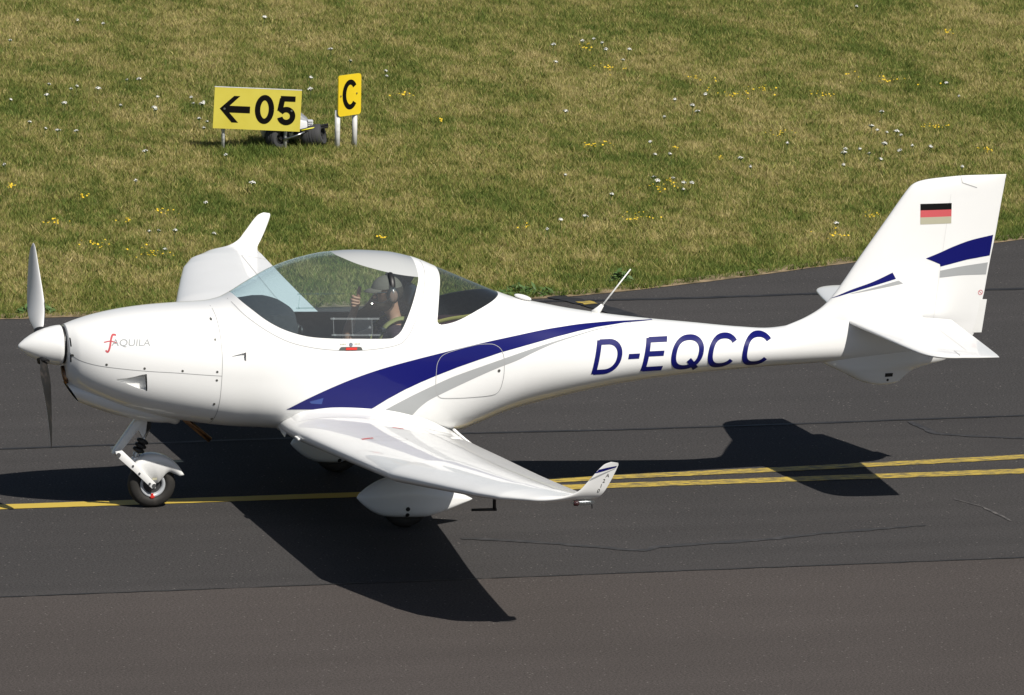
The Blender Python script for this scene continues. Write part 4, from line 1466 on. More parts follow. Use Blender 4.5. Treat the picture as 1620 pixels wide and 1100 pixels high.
# ---- main gear
for s in (-1, 1):
    yc = s * 1.02
    leg = bm_obj("main_gear_leg", tube_bm(catmull([(2.62, s * 0.30, 0.60), (2.62, s * 0.55, 0.50), (2.60, s * 0.85, 0.30), (2.58, s * 1.0, 0.20)], 6), 0.05, 12, None, True, (0.35, 1.2)), WHG, plane, True, OFF)
    PXs = [2.229, 2.245, 2.28, 2.34, 2.42, 2.50, 2.60, 2.70, 2.80, 2.90, 2.98, 3.04, 3.066]
    PTs = [0.221, 0.243, 0.272, 0.312, 0.348, 0.366, 0.366, 0.348, 0.314, 0.268, 0.229, 0.200, 0.186]
    PBs = [0.216, 0.196, 0.162, 0.118, 0.088, 0.080, 0.076, 0.074, 0.092, 0.122, 0.150, 0.170, 0.180]
    PWs = [0.004, 0.030, 0.062, 0.092, 0.112, 0.120, 0.122, 0.116, 0.100, 0.076, 0.050, 0.026, 0.006]
    fT, fB, fW = pchip(PXs, PTs), pchip(PXs, PBs), pchip(PXs, PWs)
    xs_ = np.r_[np.linspace(2.229, 2.30, 12, endpoint=False), np.linspace(2.30, 3.066, 46)]
    rings = []
    for x in xs_:
        c_, s_ = np.cos(th), np.sin(th)
        zt, zb, w = float(fT(x)), float(fB(x)), float(fW(x))
        n_ = np.where(s_ > 0, 2.2, 4.0)
        rings.append(np.stack([np.full(40, x), yc + w * np.sign(c_) * np.abs(c_) ** (2 / n_), (zt + zb) / 2 + (zt - zb) / 2 * np.sign(s_) * np.abs(s_) ** (2 / n_)], 1))
    V, T = ring_loft(np.array(rings))
    N = vnormals(V, T)
    pb = bvh_of(V, T)
    pm_ = (V, N, T)
    # open inner rear side, behind the wheel fork
    dcut = np.maximum(poly_sdf(xz(pm_), [(2.585, 0.0), (2.585, 0.26), (2.72, 0.30), (2.80, 0.24), (2.80, 0.0)]), s * (pm_[0][:, 1] - yc) + 0.02)
    _, pm_ = split(pm_, dcut)
    pant = part("wheel_fairing", pm_, WHITE, plane, OFF)
    mesh_obj("fairing_lining", pm_[0] - pm_[1] * 0.006, pm_[2][:, ::-1], BLACK, pant, True, -pm_[1])
    wheel("main_wheel", (2.575, yc, 0.172), 0.172, 0.13, plane, OFF, RIMG)
    dot("axle_hole", pb, (2.571, 0.148), 0.016, BLACK, pant, 0.002, -1)
    dot("axle_hole", pb, (2.571, 0.104), 0.015, BLACK, pant, 0.002, -1)

# boarding step and tie rod behind the wing
for s in (-1,):
    st = bm_obj("boarding_step", tube_bm(catmull([(3.09, s * 0.36, 0.56), (3.16, s * 0.40, 0.495), (3.25, s * 0.44, 0.42), (3.28, s * 0.46, 0.36)], 5), 0.010, 10), WHG, plane, True, OFF)
    bm_obj("step_tread", box_bm((3.28, s * 0.49, 0.352), (0.10, 0.12, 0.014), 0.004), BLACK, st, False)
# ------------------------------------------------------------------ the pilot
SKIN = material("skin", (0.46, 0.235, 0.155), 0.55, noise=(30, (0.40, 0.19, 0.125), 0.4, 0.7))
SHIRT = material("maroon_shirt", (0.050, 0.024, 0.036), 0.85, noise=(18, (0.034, 0.018, 0.028), 0.4, 0.65))
CAPM = material("khaki_cap", (0.135, 0.108, 0.085), 0.85)
BEARD = material("dark_beard", (0.035, 0.022, 0.015), 0.9)
STRAP = material("olive_belt", (0.27, 0.24, 0.085), 0.8)
JEAN = material("dark_trousers", (0.03, 0.035, 0.05), 0.85)
pilot = empty("person", (2.52, -0.28, 0.86), "pilot in maroon shirt, tan cap and headset giving a thumbs up", "person")
PO = (-2.52, 0.28, -0.86)


def skin_obj(name, verts, edges, radii, roots, mat, parent, off, sub=2):
    me = bpy.data.meshes.new(name)
    me.from_pydata(verts, edges, [])
    me.materials.append(mat)
    o = bpy.data.objects.new(name, me)
    o.location = off
    link(o, parent)
    md = o.modifiers.new("skin", 'SKIN')
    md.use_smooth_shade = True
    md.branch_smoothing = 0.6
    if not me.skin_vertices:
        bpy.context.view_layer.objects.active = o
        bpy.ops.mesh.customdata_skin_add()
    for i, r in enumerate(radii):
        sv = me.skin_vertices[0].data[i]
        sv.radius = (r, r) if np.isscalar(r) else r
        sv.use_root = i in roots
    ss = o.modifiers.new("smooth", 'SUBSURF')
    ss.levels = sub
    ss.render_levels = sub
    return o


Vb, Eb, Rb, roots = [], [], [], []


def chain(pts, rads, start=None, root=False):
    prev = start
    for p, r in zip(pts, rads):
        Vb.append(tuple(p))
        Rb.append(r)
        i = len(Vb) - 1
        if prev is not None:
            Eb.append((prev, i))
        elif root:
            roots.append(i)
        prev = i
    return prev


Y0 = -0.28
pelvis = chain([(2.56, Y0, 0.92)], [(0.13, 0.16)], root=True)
spine = chain([(2.62, Y0, 1.08), (2.67, Y0, 1.25)], [(0.12, 0.15), (0.11, 0.155)], pelvis)
neck = chain([(2.672, Y0, 1.35), (2.655, Y0, 1.41)], [0.062, 0.055], spine)
head = chain([(2.622, Y0, 1.475), (2.612, Y0, 1.54), (2.615, Y0, 1.60), (2.62, Y0, 1.635)], [(0.068, 0.072), (0.090, 0.078), (0.088, 0.076), (0.055, 0.05)], neck)
hd = len(Vb) - 3
# shoulders and arms: far (right) arm raised, near arm down on the stick
sr = chain([(2.67, Y0 + 0.175, 1.285), (2.52, Y0 + 0.235, 1.19), (2.38, Y0 + 0.245, 1.165), (2.395, Y0 + 0.23, 1.25), (2.420, Y0 + 0.215, 1.365), (2.430, Y0 + 0.212, 1.395)],
           [0.062, 0.050, 0.042, 0.042, 0.029, 0.026], spine)
palm = chain([(2.440, Y0 + 0.214, 1.435), (2.447, Y0 + 0.214, 1.475)], [(0.037, 0.024), (0.033, 0.022)], sr)
chain([(2.67, Y0 - 0.175, 1.285), (2.60, Y0 - 0.215, 1.12), (2.52, Y0 - 0.20, 1.00), (2.36, Y0 - 0.12, 1.00), (2.28, Y0 - 0.06, 1.02)], [0.062, 0.050, 0.043, 0.036, 0.03], spine)
for sg in (-1, 1):
    chain([(2.50, Y0 + sg * 0.10, 0.91), (2.12, Y0 + sg * 0.12, 1.00), (1.85, Y0 + sg * 0.10, 0.72), (1.76, Y0 + sg * 0.10, 0.70)], [0.085, 0.062, 0.045, 0.04], pelvis)
# nose
chain([(2.535, Y0, 1.525), (2.508, Y0, 1.512)], [0.016, 0.013], None, True)
# ears
for sg in (-1, 1):
    chain([(2.628, Y0 + sg * 0.070, 1.555), (2.630, Y0 + sg * 0.085, 1.52)], [0.018, 0.014], None, True)
# curled fingers, index on top
HY = Y0 + 0.214
for k, (lx, rr) in enumerate(((0.0, 0.0098), (0.004, 0.0102), (0.002, 0.0098), (-0.004, 0.0086))):
    z = 1.492 - 0.0205 * k
    x = 2.412 - 0.004 * k - lx
    chain([(x + 0.016, HY - 0.004, z), (x - 0.004, HY - 0.020, z - 0.002), (x, HY - 0.046, z - 0.004), (x + 0.040, HY - 0.052, z - 0.012), (x + 0.046, HY - 0.030, z - 0.014)],
          [rr * 1.15, rr * 1.1, rr * 1.1, rr, rr * 0.9], None, True)
chain([(2.448, HY - 0.010, 1.470), (2.452, HY - 0.022, 1.500), (2.455, HY - 0.024, 1.532), (2.459, HY - 0.022, 1.562)], [0.019, 0.0165, 0.0145, 0.011], None, True)
skin_obj("body", Vb, Eb, Rb, roots, SKIN, pilot, PO)

# shirt with short sleeves
Vb, Eb, Rb, roots = [], [], [], []
pelvis = chain([(2.55, Y0, 0.90)], [(0.145, 0.175)], root=True)
spine = chain([(2.62, Y0, 1.08), (2.672, Y0, 1.25)], [(0.135, 0.168), (0.122, 0.170)], pelvis)
chain([(2.675, Y0, 1.335), (2.668, Y0, 1.372)], [0.085, 0.070], spine)
chain([(2.67, Y0 + 0.18, 1.285), (2.575, Y0 + 0.222, 1.222)], [0.074, 0.064], spine)
chain([(2.67, Y0 - 0.18, 1.285), (2.625, Y0 - 0.212, 1.165)], [0.074, 0.066], spine)
skin_obj("shirt", Vb, Eb, Rb, roots, SHIRT, pilot, PO)

# trousers
Vb, Eb, Rb, roots = [], [], [], []
pelvis = chain([(2.55, Y0, 0.90)], [(0.135, 0.17)], root=True)
for sg in (-1, 1):
    chain([(2.48, Y0 + sg * 0.10, 0.91), (2.12, Y0 + sg * 0.12, 1.00), (1.85, Y0 + sg * 0.10, 0.74)], [0.098, 0.075, 0.058], pelvis)
skin_obj("trousers", Vb, Eb, Rb, roots, JEAN, pilot, PO)


def ellipsoid(name, c, r, mat, parent, off, cut=None, rot=None, seg=28):
    bm = bmesh.new()
    bmesh.ops.create_uvsphere(bm, u_segments=seg, v_segments=seg // 2 + 2, radius=1)
    bmesh.ops.scale(bm, vec=r, verts=bm.verts[:])
    if cut:
        co, no = cut
        bmesh.ops.bisect_plane(bm, geom=bm.verts[:] + bm.edges[:] + bm.faces[:], plane_co=co, plane_no=no, clear_inner=True)
    if rot:
        bmesh.ops.transform(bm, matrix=rot.to_4x4(), verts=bm.verts[:])
    bmesh.ops.translate(bm, vec=c, verts=bm.verts[:])
    return bm_obj(name, bm, mat, parent, True, off)


HC = Vector((2.612, Y0, 1.555))
cap = ellipsoid("cap", HC + Vector((0.0, 0, 0.012)), (0.115, 0.092, 0.105), CAPM, pilot, PO, ((0, 0, 0.018), (-0.10, 0, 1)))
bm = bmesh.new()
pts = []
for a in np.linspace(-1.1, 1.1, 12):
    i_ = HC + Vector((-0.108 * math.cos(a), 0.085 * math.sin(a), 0.028))
    o_ = HC + Vector((-0.108 * math.cos(a) - 0.062 * math.cos(a) ** 1.0, 0.092 * math.sin(a), 0.006 - 0.012 * (1 - math.cos(a))))
    pts.append((bm.verts.new(i_), bm.verts.new(o_)))
for a, b in zip(pts[:-1], pts[1:]):
    bm.faces.new((a[0], b[0], b[1], a[1]))
br = bm_obj("cap_brim", bm, CAPM, cap, True)
sol = br.modifiers.new("thickness", 'SOLIDIFY')
sol.thickness = 0.006
ellipsoid("beard", HC + Vector((-0.022, 0, -0.078)), (0.080, 0.078, 0.068), BEARD, pilot, PO, ((0, 0, 0.014), (0.25, 0, -1)))
ellipsoid("hair", HC + Vector((0.020, 0, 0.004)), (0.100, 0.088, 0.085), BEARD, pilot, PO, ((0.0, 0, 0), (1, 0, -0.15)))
gl_ = bm_obj("sunglasses", box_bm(HC + Vector((-0.092, 0, 0.000)), (0.020, 0.135, 0.036), 0.009, None, 3), material("dark_lens", (0.01, 0.01, 0.012), 0.08), pilot, True, PO)
for sg in (-1, 1):
    bm_obj("temple_arm", box_bm(HC + Vector((-0.040, sg * 0.083, 0.006)), (0.10, 0.005, 0.009), 0.002), BLACK, gl_, False)
# headset
hs = bm_obj("headset", tube_bm([HC + Vector((0.018, 0.104 * math.cos(a), 0.010 + 0.122 * math.sin(a))) for a in np.linspace(0.05, math.pi - 0.05, 26)], 0.012, 8, None, True, (0.7, 1.7)), BLACK, pilot, True, PO)
for sg in (-1, 1):
    ellipsoid("ear_cup", HC + Vector((0.018, sg * 0.100, -0.015)), (0.047, 0.028, 0.060), BLACK, hs, (0, 0, 0))
    ellipsoid("ear_cup_cover", HC + Vector((0.020, sg * 0.116, -0.015)), (0.032, 0.018, 0.043), material("brown_cup", (0.22, 0.13, 0.10), 0.35), hs, (0, 0, 0))
    bm_obj("chrome_yoke", tube_bm([HC + Vector((0.018, sg * 0.112, 0.045)), HC + Vector((0.014, sg * 0.126, 0.02)), HC + Vector((0.014, sg * 0.130, -0.01))], 0.004, 6), METAL, hs, True)
bm_obj("microphone_boom", tube_bm(catmull([HC + Vector((0.0, -0.125, -0.03)), HC + Vector((-0.06, -0.115, -0.06)), HC + Vector((-0.105, -0.06, -0.065)), HC + Vector((-0.112, -0.02, -0.062))], 5), 0.0045, 6), BLACK, hs, True)
ellipsoid("microphone", HC + Vector((-0.114, -0.012, -0.062)), (0.012, 0.016, 0.012), BLACK, hs, (0, 0, 0), seg=12)


def band(name, path, w, mat, parent, off, normal):
    P = catmull(path, 8)
    bm = bmesh.new()
    nrm = Vector(normal)
    pv = None
    for i, p in enumerate(P):
        d_ = Vector(P[min(i + 1, len(P) - 1)] - P[max(i - 1, 0)]).normalized()
        sd = d_.cross(nrm).normalized() * w / 2
        a, b = bm.verts.new(Vector(p) + sd), bm.verts.new(Vector(p) - sd)
        if pv:
            bm.faces.new((pv[0], pv[1], b, a))
        pv = (a, b)
    o = bm_obj(name, bm, mat, parent, True, off)
    md = o.modifiers.new("thickness", 'SOLIDIFY')
    md.thickness = 0.004
    return o


for sg in (-1, 1):
    belt = band("shoulder_belt", [(2.78, Y0 + sg * 0.09, 1.335), (2.72, Y0 + sg * 0.105, 1.372), (2.655, Y0 + sg * 0.115, 1.372), (2.575, Y0 + sg * 0.118, 1.325), (2.535, Y0 + sg * 0.110, 1.24), (2.51, Y0 + sg * 0.085, 1.12), (2.48, Y0 + sg * 0.04, 1.0)],
                0.036, STRAP, pilot, PO, (-0.6, sg * 0.55, 0.6))
    bm_obj("belt_adjuster", box_bm((2.556, Y0 + sg * 0.122, 1.30), (0.035, 0.05, 0.03), 0.005), BLACK, belt, False)
# ------------------------------------------------------------------ signs
YEL_A = material("sign_yellow_faded", (0.60, 0.52, 0.07), 0.55, noise=(5, (0.56, 0.47, 0.05), 0.4, 0.7))
YEL_B = material("sign_yellow", (0.78, 0.57, 0.018), 0.5, noise=(5, (0.72, 0.52, 0.016), 0.4, 0.7))
SIGNBLK = material("sign_black", (0.006, 0.0055, 0.005), 0.9, spec=0.05)
POSTG = material("post_galvanised", (0.74, 0.74, 0.73), 0.5, noise=(40, (0.36, 0.36, 0.35), 0.4, 0.7))
POSTW = material("post_white", (0.66, 0.66, 0.65), 0.45, noise=(25, (0.5, 0.5, 0.48), 0.5, 0.8))


def flat_text(name, body, x0, z0, h, w, mat, parent, y, offset=0.0):
    V, F = text_tris(body, 1.0, 0, offset, 1.0)
    V = V - V.min(0)
    V[:, 1] *= h / V[:, 1].max()
    V[:, 0] *= w / V[:, 0].max()
    return mesh_obj(name, [(x0 + a, y, z0 + b) for a, b in V], F, mat, parent, False)


def rounded_rect(w, h, r, n=5):
    out = []
    for cx, cz, a0 in ((w / 2 - r, h / 2 - r, 0), (-w / 2 + r, h / 2 - r, 90), (-w / 2 + r, -h / 2 + r, 180), (w / 2 - r, -h / 2 + r, 270)):
        for k in range(n + 1):
            a = R(a0 + 90 * k / n)
            out.append((cx + r * math.cos(a), cz + r * math.sin(a)))
    return out


s05 = empty("direction_sign", (5.352, 15.72, 0), "wide yellow runway direction sign with black arrow and 05", "sign")
s05.rotation_euler = (0, 0, R(-6))
plate = bm_obj("sign_plate", prism_bm([(-0.392, -0.185), (0.392, -0.185), (0.392, 0.185), (-0.392, 0.185)], -0.012, 0.012), YEL_A, s05, False)
plate.location = (0.018, 0, 0.355)
plate.rotation_euler = (R(-3), R(2.9), 0)
bm_obj("edge_trim", box_bm((0, 0, 0.187), (0.786, 0.026, 0.005)), POSTW, plate, False)
ar = bmesh.new()
bm_obj("arrow", prism_bm([(-0.338, -0.005), (-0.214, 0.112), (-0.160, 0.112), (-0.252, 0.022), (-0.066, 0.022), (-0.066, -0.038), (-0.252, -0.038), (-0.168, -0.126), (-0.226, -0.126)], -0.0145, -0.0122), SIGNBLK, plate, False)
NW = 0.048
zc_ = 0.002
NUM = [arc(0.064, zc_, 0.086 - NW / 2, 0.130 - NW / 2, 0, 360, 60),
       seg((0.338, zc_ + 0.124 - NW * .42), (0.205, zc_ + 0.124 - NW * .42), 4),
       seg((0.222, zc_ + 0.124 - NW * .42), (0.203, zc_ - 0.008), 4),
       arc(0.262, zc_ - 0.050, 0.082 - NW / 2, 0.082 - NW / 2, 150, -165, 50)]
P2_, F_, lay_ = stroke_mesh(NUM, NW)
mesh_obj("numeral_lettering", [(x, -0.0145 - 0.0004 * l_, z) for (x, z), l_ in zip(P2_, lay_)], F_, SIGNBLK, plate, False)
for (x, z) in ((-0.296, -0.006), (0.308, 0.0)):
    bm_obj("bolt", lathe_bm([(0, 0.011), (0.004, 0.009), (0.004, 0)], (x, -0.0146, z), (0, -1, 0), 10), METAL, plate, False)
for x in (-0.285, 0.275):
    bm_obj("post", tube_bm([(x, 0.03, -0.05), (x + 0.006, 0.03, 0.45)], 0.016, 10), POSTG, s05, True)

sC = empty("taxiway_sign", (6.205, 15.68, 0), "small upright yellow sign with black letter C on two white posts", "sign")
sC.rotation_euler = (0, 0, R(31))
plate = bm_obj("sign_plate", prism_bm(rounded_rect(0.285, 0.37, 0.03), -0.006, 0.006), YEL_B, sC, False)
plate.location = (0.0, 0, 0.470)
P2_, F_, lay_ = stroke_mesh([arc(0.004, 0.004, 0.073, 0.112, 40, 320, 50)], 0.047)
mesh_obj("letter_lettering", [(x, -0.0075, z) for x, z in P2_], F_, SIGNBLK, plate, False)
for (x, z) in ((-0.115, 0.0), (0.085, 0.008)):
    bm_obj("bolt", lathe_bm([(0, 0.009), (0.004, 0.008), (0.004, 0)], (x, -0.0076, z), (0, -1, 0), 10), METAL, plate, False)
for x in (-0.118, 0.098):
    bm_obj("post", tube_bm([(x, 0.028, -0.05), (x, 0.028, 0.34)], 0.024, 14), POSTW, sC, True)

# ------------------------------------------------------------------ mower behind the sign
mow = empty("mower", (5.70, 15.84, 0), "grey and black wheeled mower parked behind the wide yellow sign", "mower")
mow.rotation_euler = (0, 0, R(-8))
GREYB = material("mower_grey", (0.30, 0.31, 0.33), 0.4, noise=(15, (0.24, 0.245, 0.26), 0.45, 0.7))
LGREY = material("mower_light_grey", (0.70, 0.71, 0.73), 0.4)
TRACK = material("mower_tyre", (0.048, 0.048, 0.050), 0.8)
bm_obj("body", prism_bm([(-0.24, 0.06), (-0.245, 0.24), (-0.21, 0.285), (-0.05, 0.30), (0.10, 0.275), (0.19, 0.20), (0.21, 0.10), (0.12, 0.06)], -0.02, 0.30, 0.02), GREYB, mow, True, None, 40)
bm_obj("hood", prism_bm([(-0.02, 0.09), (-0.02, 0.235), (0.05, 0.245), (0.15, 0.225), (0.155, 0.10)], -0.075, -0.018, 0.008), LGREY, mow, True, None, 40)
for k in range(4):
    bm_obj("vent_slat", box_bm((0.180, -0.03, 0.175 + 0.018 * k), (0.045, 0.08, 0.008)), LGREY, mow, False)
bm_obj("tail_lamp", box_bm((-0.205, -0.024, 0.165), (0.04, 0.012, 0.035), 0.004), RED, mow, True)
bm_obj("wheel_arch", tube_bm([(-0.11 + 0.118 * math.cos(a), -0.055, 0.088 + 0.115 * math.sin(a)) for a in np.linspace(0.35, math.pi + 0.1, 16)], 0.016, 8, None, True, (2.6, 0.7)), BLACK, mow, True)


def mower_wheel(c, rz, tilt=0.0, w=0.12):
    M_ = Matrix.Translation(c) @ Matrix.Rotation(rz, 4, 'Z') @ Matrix.Rotation(tilt, 4, 'X')
    r = 0.100
    prof = [(-w / 2, 0.055), (-w / 2, 0.084), (-w * 0.4, 0.096), (-w * 0.2, r), (0, r + 0.001), (w * 0.2, r), (w * 0.4, 0.096), (w / 2, 0.084), (w / 2, 0.055), (-w / 2, 0.055)]
    bm = lathe_bm(prof, (0, 0, 0), (0, 1, 0), 36)
    bmesh.ops.transform(bm, matrix=M_, verts=bm.verts[:])
    t = bm_obj("tyre", bm, TRACK, mow, True, None, 35)
    bm = bmesh.new()
    for j in (-2, -1, 0, 1, 2):
        lathe_bm([(j * 0.022 - 0.006, 0.095), (j * 0.022 - 0.006, r + 0.005 - abs(j) * 0.003), (j * 0.022 + 0.006, r + 0.005 - abs(j) * 0.003), (j * 0.022 + 0.006, 0.095)], (0, 0, 0), (0, 1, 0), 36, bm)
    bmesh.ops.transform(bm, matrix=M_, verts=bm.verts[:])
    bm_obj("tread", bm, TRACK, t, False)
    bm = lathe_bm([(-w * 0.38, 0.072), (-w * 0.3, 0.06), (-w * 0.3, 0.02), (-w * 0.45, 0.018), (-w * 0.45, 0)], (0, 0, 0), (0, 1, 0), 24)
    for k in range(6):
        a = 2 * math.pi * k / 6
        bmesh.ops.create_cone(bm, cap_ends=True, segments=8, radius1=0.012, radius2=0.012, depth=0.02,
                              matrix=Matrix.Translation((0.045 * math.cos(a), -w * 0.34, 0.045 * math.sin(a))) @ Matrix.Rotation(R(90), 4, 'X'))
    bmesh.ops.transform(bm, matrix=M_, verts=bm.verts[:])
    bm_obj("hub", bm, BLACK, t, False)
    return t


mower_wheel((-0.12, -0.085, 0.088), R(30), 0.0, 0.13)
mower_wheel((0.21, -0.06, 0.095), R(66), R(-14), 0.18)
mower_wheel((-0.10, 0.34, 0.09), 0.0)
for k, z in enumerate((0.185, 0.205)):
    bm_obj("bumper_bar", tube_bm([(0.02, -0.12, z - 0.065), (0.14, -0.12, z - 0.035), (0.335, -0.08, z - 0.002)], 0.011, 8), BLACK, mow, True)
bm_obj("yellow_stripe", tube_bm([(0.09, -0.134, 0.158), (0.14, -0.134, 0.168), (0.26, -0.108, 0.188)], 0.006, 6), material("mower_yellow", (0.7, 0.65, 0.02), 0.5), mow, True)
bm_obj("arm_link", tube_bm([(-0.07, -0.15, 0.075), (0.05, -0.15, 0.115), (0.12, -0.14, 0.145)], 0.010, 8), METAL, mow, True)

# ------------------------------------------------------------------ grass blades
N_BLADES = 2050000
XMIN, XMAX, YMIN, YMAX = -2.0, 21.0, 7.55, 29.5


def inside_view(x, y):
    # left and right borders of the seen wedge with two metres to spare
    l = 1.4 + (y - 7.65) * 0.202 - 2.6
    r = 10.7 + (y - 9.95) * 0.322 + 3.6
    return (x > l) & (x < r)


bx = rng.uniform(XMIN, XMAX, int(N_BLADES * 1.9))
by = rng.uniform(YMIN, YMAX, int(N_BLADES * 1.9))
ok = inside_view(bx, by) & (by > edge_y(bx) + 0.16 * (vnoise(bx, by * 0 + 2.0, 0.22, 201, 3) - 0.52))
bx, by = bx[ok][:N_BLADES], by[ok][:N_BLADES]
# clumping: pull some blades towards tuft centres
n = len(bx)
cellx = np.floor(bx / 0.11) * 0.11 + 0.055 + 0.06 * (rng.random(n) - 0.5)
celly = np.floor(by / 0.11) * 0.11 + 0.055 + 0.06 * (rng.random(n) - 0.5)
pull = rng.random(n) ** 2 * 0.6
bx = bx + (cellx - bx) * pull
by = by + (celly - by) * pull
dist = np.maximum(by - edge_y(bx), 0.0)
dry = 0.55 * vnoise(bx, by * 0.5, 1.6, 101, 3) + 0.75 * vnoise(bx, by * 0.45, 0.36, 102, 3) + 0.7 * vnoise(bx, by * 0.5, 0.10, 103, 2)
dry = (dry / 2.0 - 0.5) * 1.95 + 0.51
dry -= 0.40 * np.exp(-dist / 0.55) * (0.5 + vnoise(bx, by, 0.6, 104, 2))
lush = np.exp(-((bx - 5.55) ** 2 / 0.35 + (by - 15.5) ** 2 / 0.12))
dry -= 0.5 * lush
dry = dry + rng.normal(0, 0.22, n)
hgt = (0.016 + 0.030 * rng.random(n) ** 1.8) * (0.45 + 1.1 * vnoise(bx, by, 0.16, 105, 3))
hgt *= 1.0 + 0.5 * np.exp(-dist / 0.5) + 0.8 * lush
stalk = rng.random(n) < 0.02
hgt = np.where(stalk, hgt * 2.2, hgt)
dry = np.where(stalk, dry + 0.35, dry)
wid = np.where(stalk, 0.0035, 0.0075 + 0.007 * rng.random(n))
# low weeds near the edge: wider leaves
weed = rng.random(n) < 0.05 * (vnoise(bx, by, 0.4, 106, 2) > 0.55)
wid = np.where(weed, wid * 2.6, wid)
dry = np.where(weed, dry - 0.4, dry)
ang = rng.uniform(0, 2 * np.pi, n)
lean = rng.uniform(0.2, 1.9, n) * hgt
la = rng.uniform(0, 2 * np.pi, n)
z0 = np.where(by > edge_y(bx), -0.028, 0.001)
V = np.empty((n, 3, 3), np.float32)
V[:, 0, 0] = bx - np.cos(ang) * wid / 2
V[:, 0, 1] = by - np.sin(ang) * wid / 2
V[:, 0, 2] = z0
V[:, 1, 0] = bx + np.cos(ang) * wid / 2
V[:, 1, 1] = by + np.sin(ang) * wid / 2
V[:, 1, 2] = z0
V[:, 2, 0] = bx + np.cos(la) * lean
V[:, 2, 1] = by + np.sin(la) * lean
V[:, 2, 2] = z0 + 0.02 + hgt
me = bpy.data.meshes.new("grass")
me.vertices.add(n * 3)
me.vertices.foreach_set("co", V.ravel())
me.loops.add(n * 3)
me.loops.foreach_set("vertex_index", np.arange(n * 3, dtype=np.int32))
me.polygons.add(n)
me.polygons.foreach_set("loop_start", np.arange(0, n * 3, 3, dtype=np.int32))
at = me.attributes.new("dry", 'FLOAT', 'FACE')
at.data.foreach_set("value", dry.astype(np.float32))
at = me.attributes.new("tint", 'FLOAT', 'FACE')
at.data.foreach_set("value", rng.random(n).astype(np.float32))
me.update()


def grass_mat():
    m = bpy.data.materials.new("grass_blades")
    m.use_nodes = True
    nt = m.node_tree
    b = nt.nodes["Principled BSDF"]
    a = nt.nodes.new("ShaderNodeAttribute")
    a.attribute_name = "dry"
    cr = nt.nodes.new("ShaderNodeValToRGB")
    e = cr.color_ramp.elements
    e[0].position = 0.0
    e[0].color = (0.120, 0.172, 0.034, 1)
    e[1].position = 1.0
    e[1].color = (0.56, 0.47, 0.22, 1)
    for p, c in ((0.28, (0.185, 0.230, 0.048, 1)), (0.5, (0.305, 0.300, 0.082, 1)), (0.72, (0.42, 0.365, 0.135, 1))):
        x = e.new(p)
        x.color = c
    nt.links.new(a.outputs["Fac"], cr.inputs[0])
    t = nt.nodes.new("ShaderNodeAttribute")
    t.attribute_name = "tint"
    hsv = nt.nodes.new("ShaderNodeHueSaturation")
    r = nt.nodes.new("ShaderNodeMapRange")
    r.inputs[3].default_value = 0.72
    r.inputs[4].default_value = 1.3
    nt.links.new(t.outputs["Fac"], r.inputs[0])
    nt.links.new(r.outputs[0], hsv.inputs["Value"])
    nt.links.new(cr.outputs[0], hsv.inputs["Color"])
    nt.links.new(hsv.outputs[0], b.inputs["Base Color"])
    b.inputs["Roughness"].default_value = 0.7
    b.inputs["Specular IOR Level"].default_value = 0.25
    tl = nt.nodes.new("ShaderNodeBsdfTranslucent")
    nt.links.new(hsv.outputs[0], tl.inputs[0])
    mx = nt.nodes.new("ShaderNodeMixShader")
    mx.inputs[0].default_value = 0.38
    nt.links.new(b.outputs[0], mx.inputs[1])
    nt.links.new(tl.outputs[0], mx.inputs[2])
    nt.links.new(mx.outputs[0], nt.nodes["Material Output"].inputs[0])
    return m


me.materials.append(grass_mat())
grass = bpy.data.objects.new("grass", me)
link(grass)
tag(grass, "short patchy grass, half dried to straw, behind the taxiway", "grass", kind="stuff")

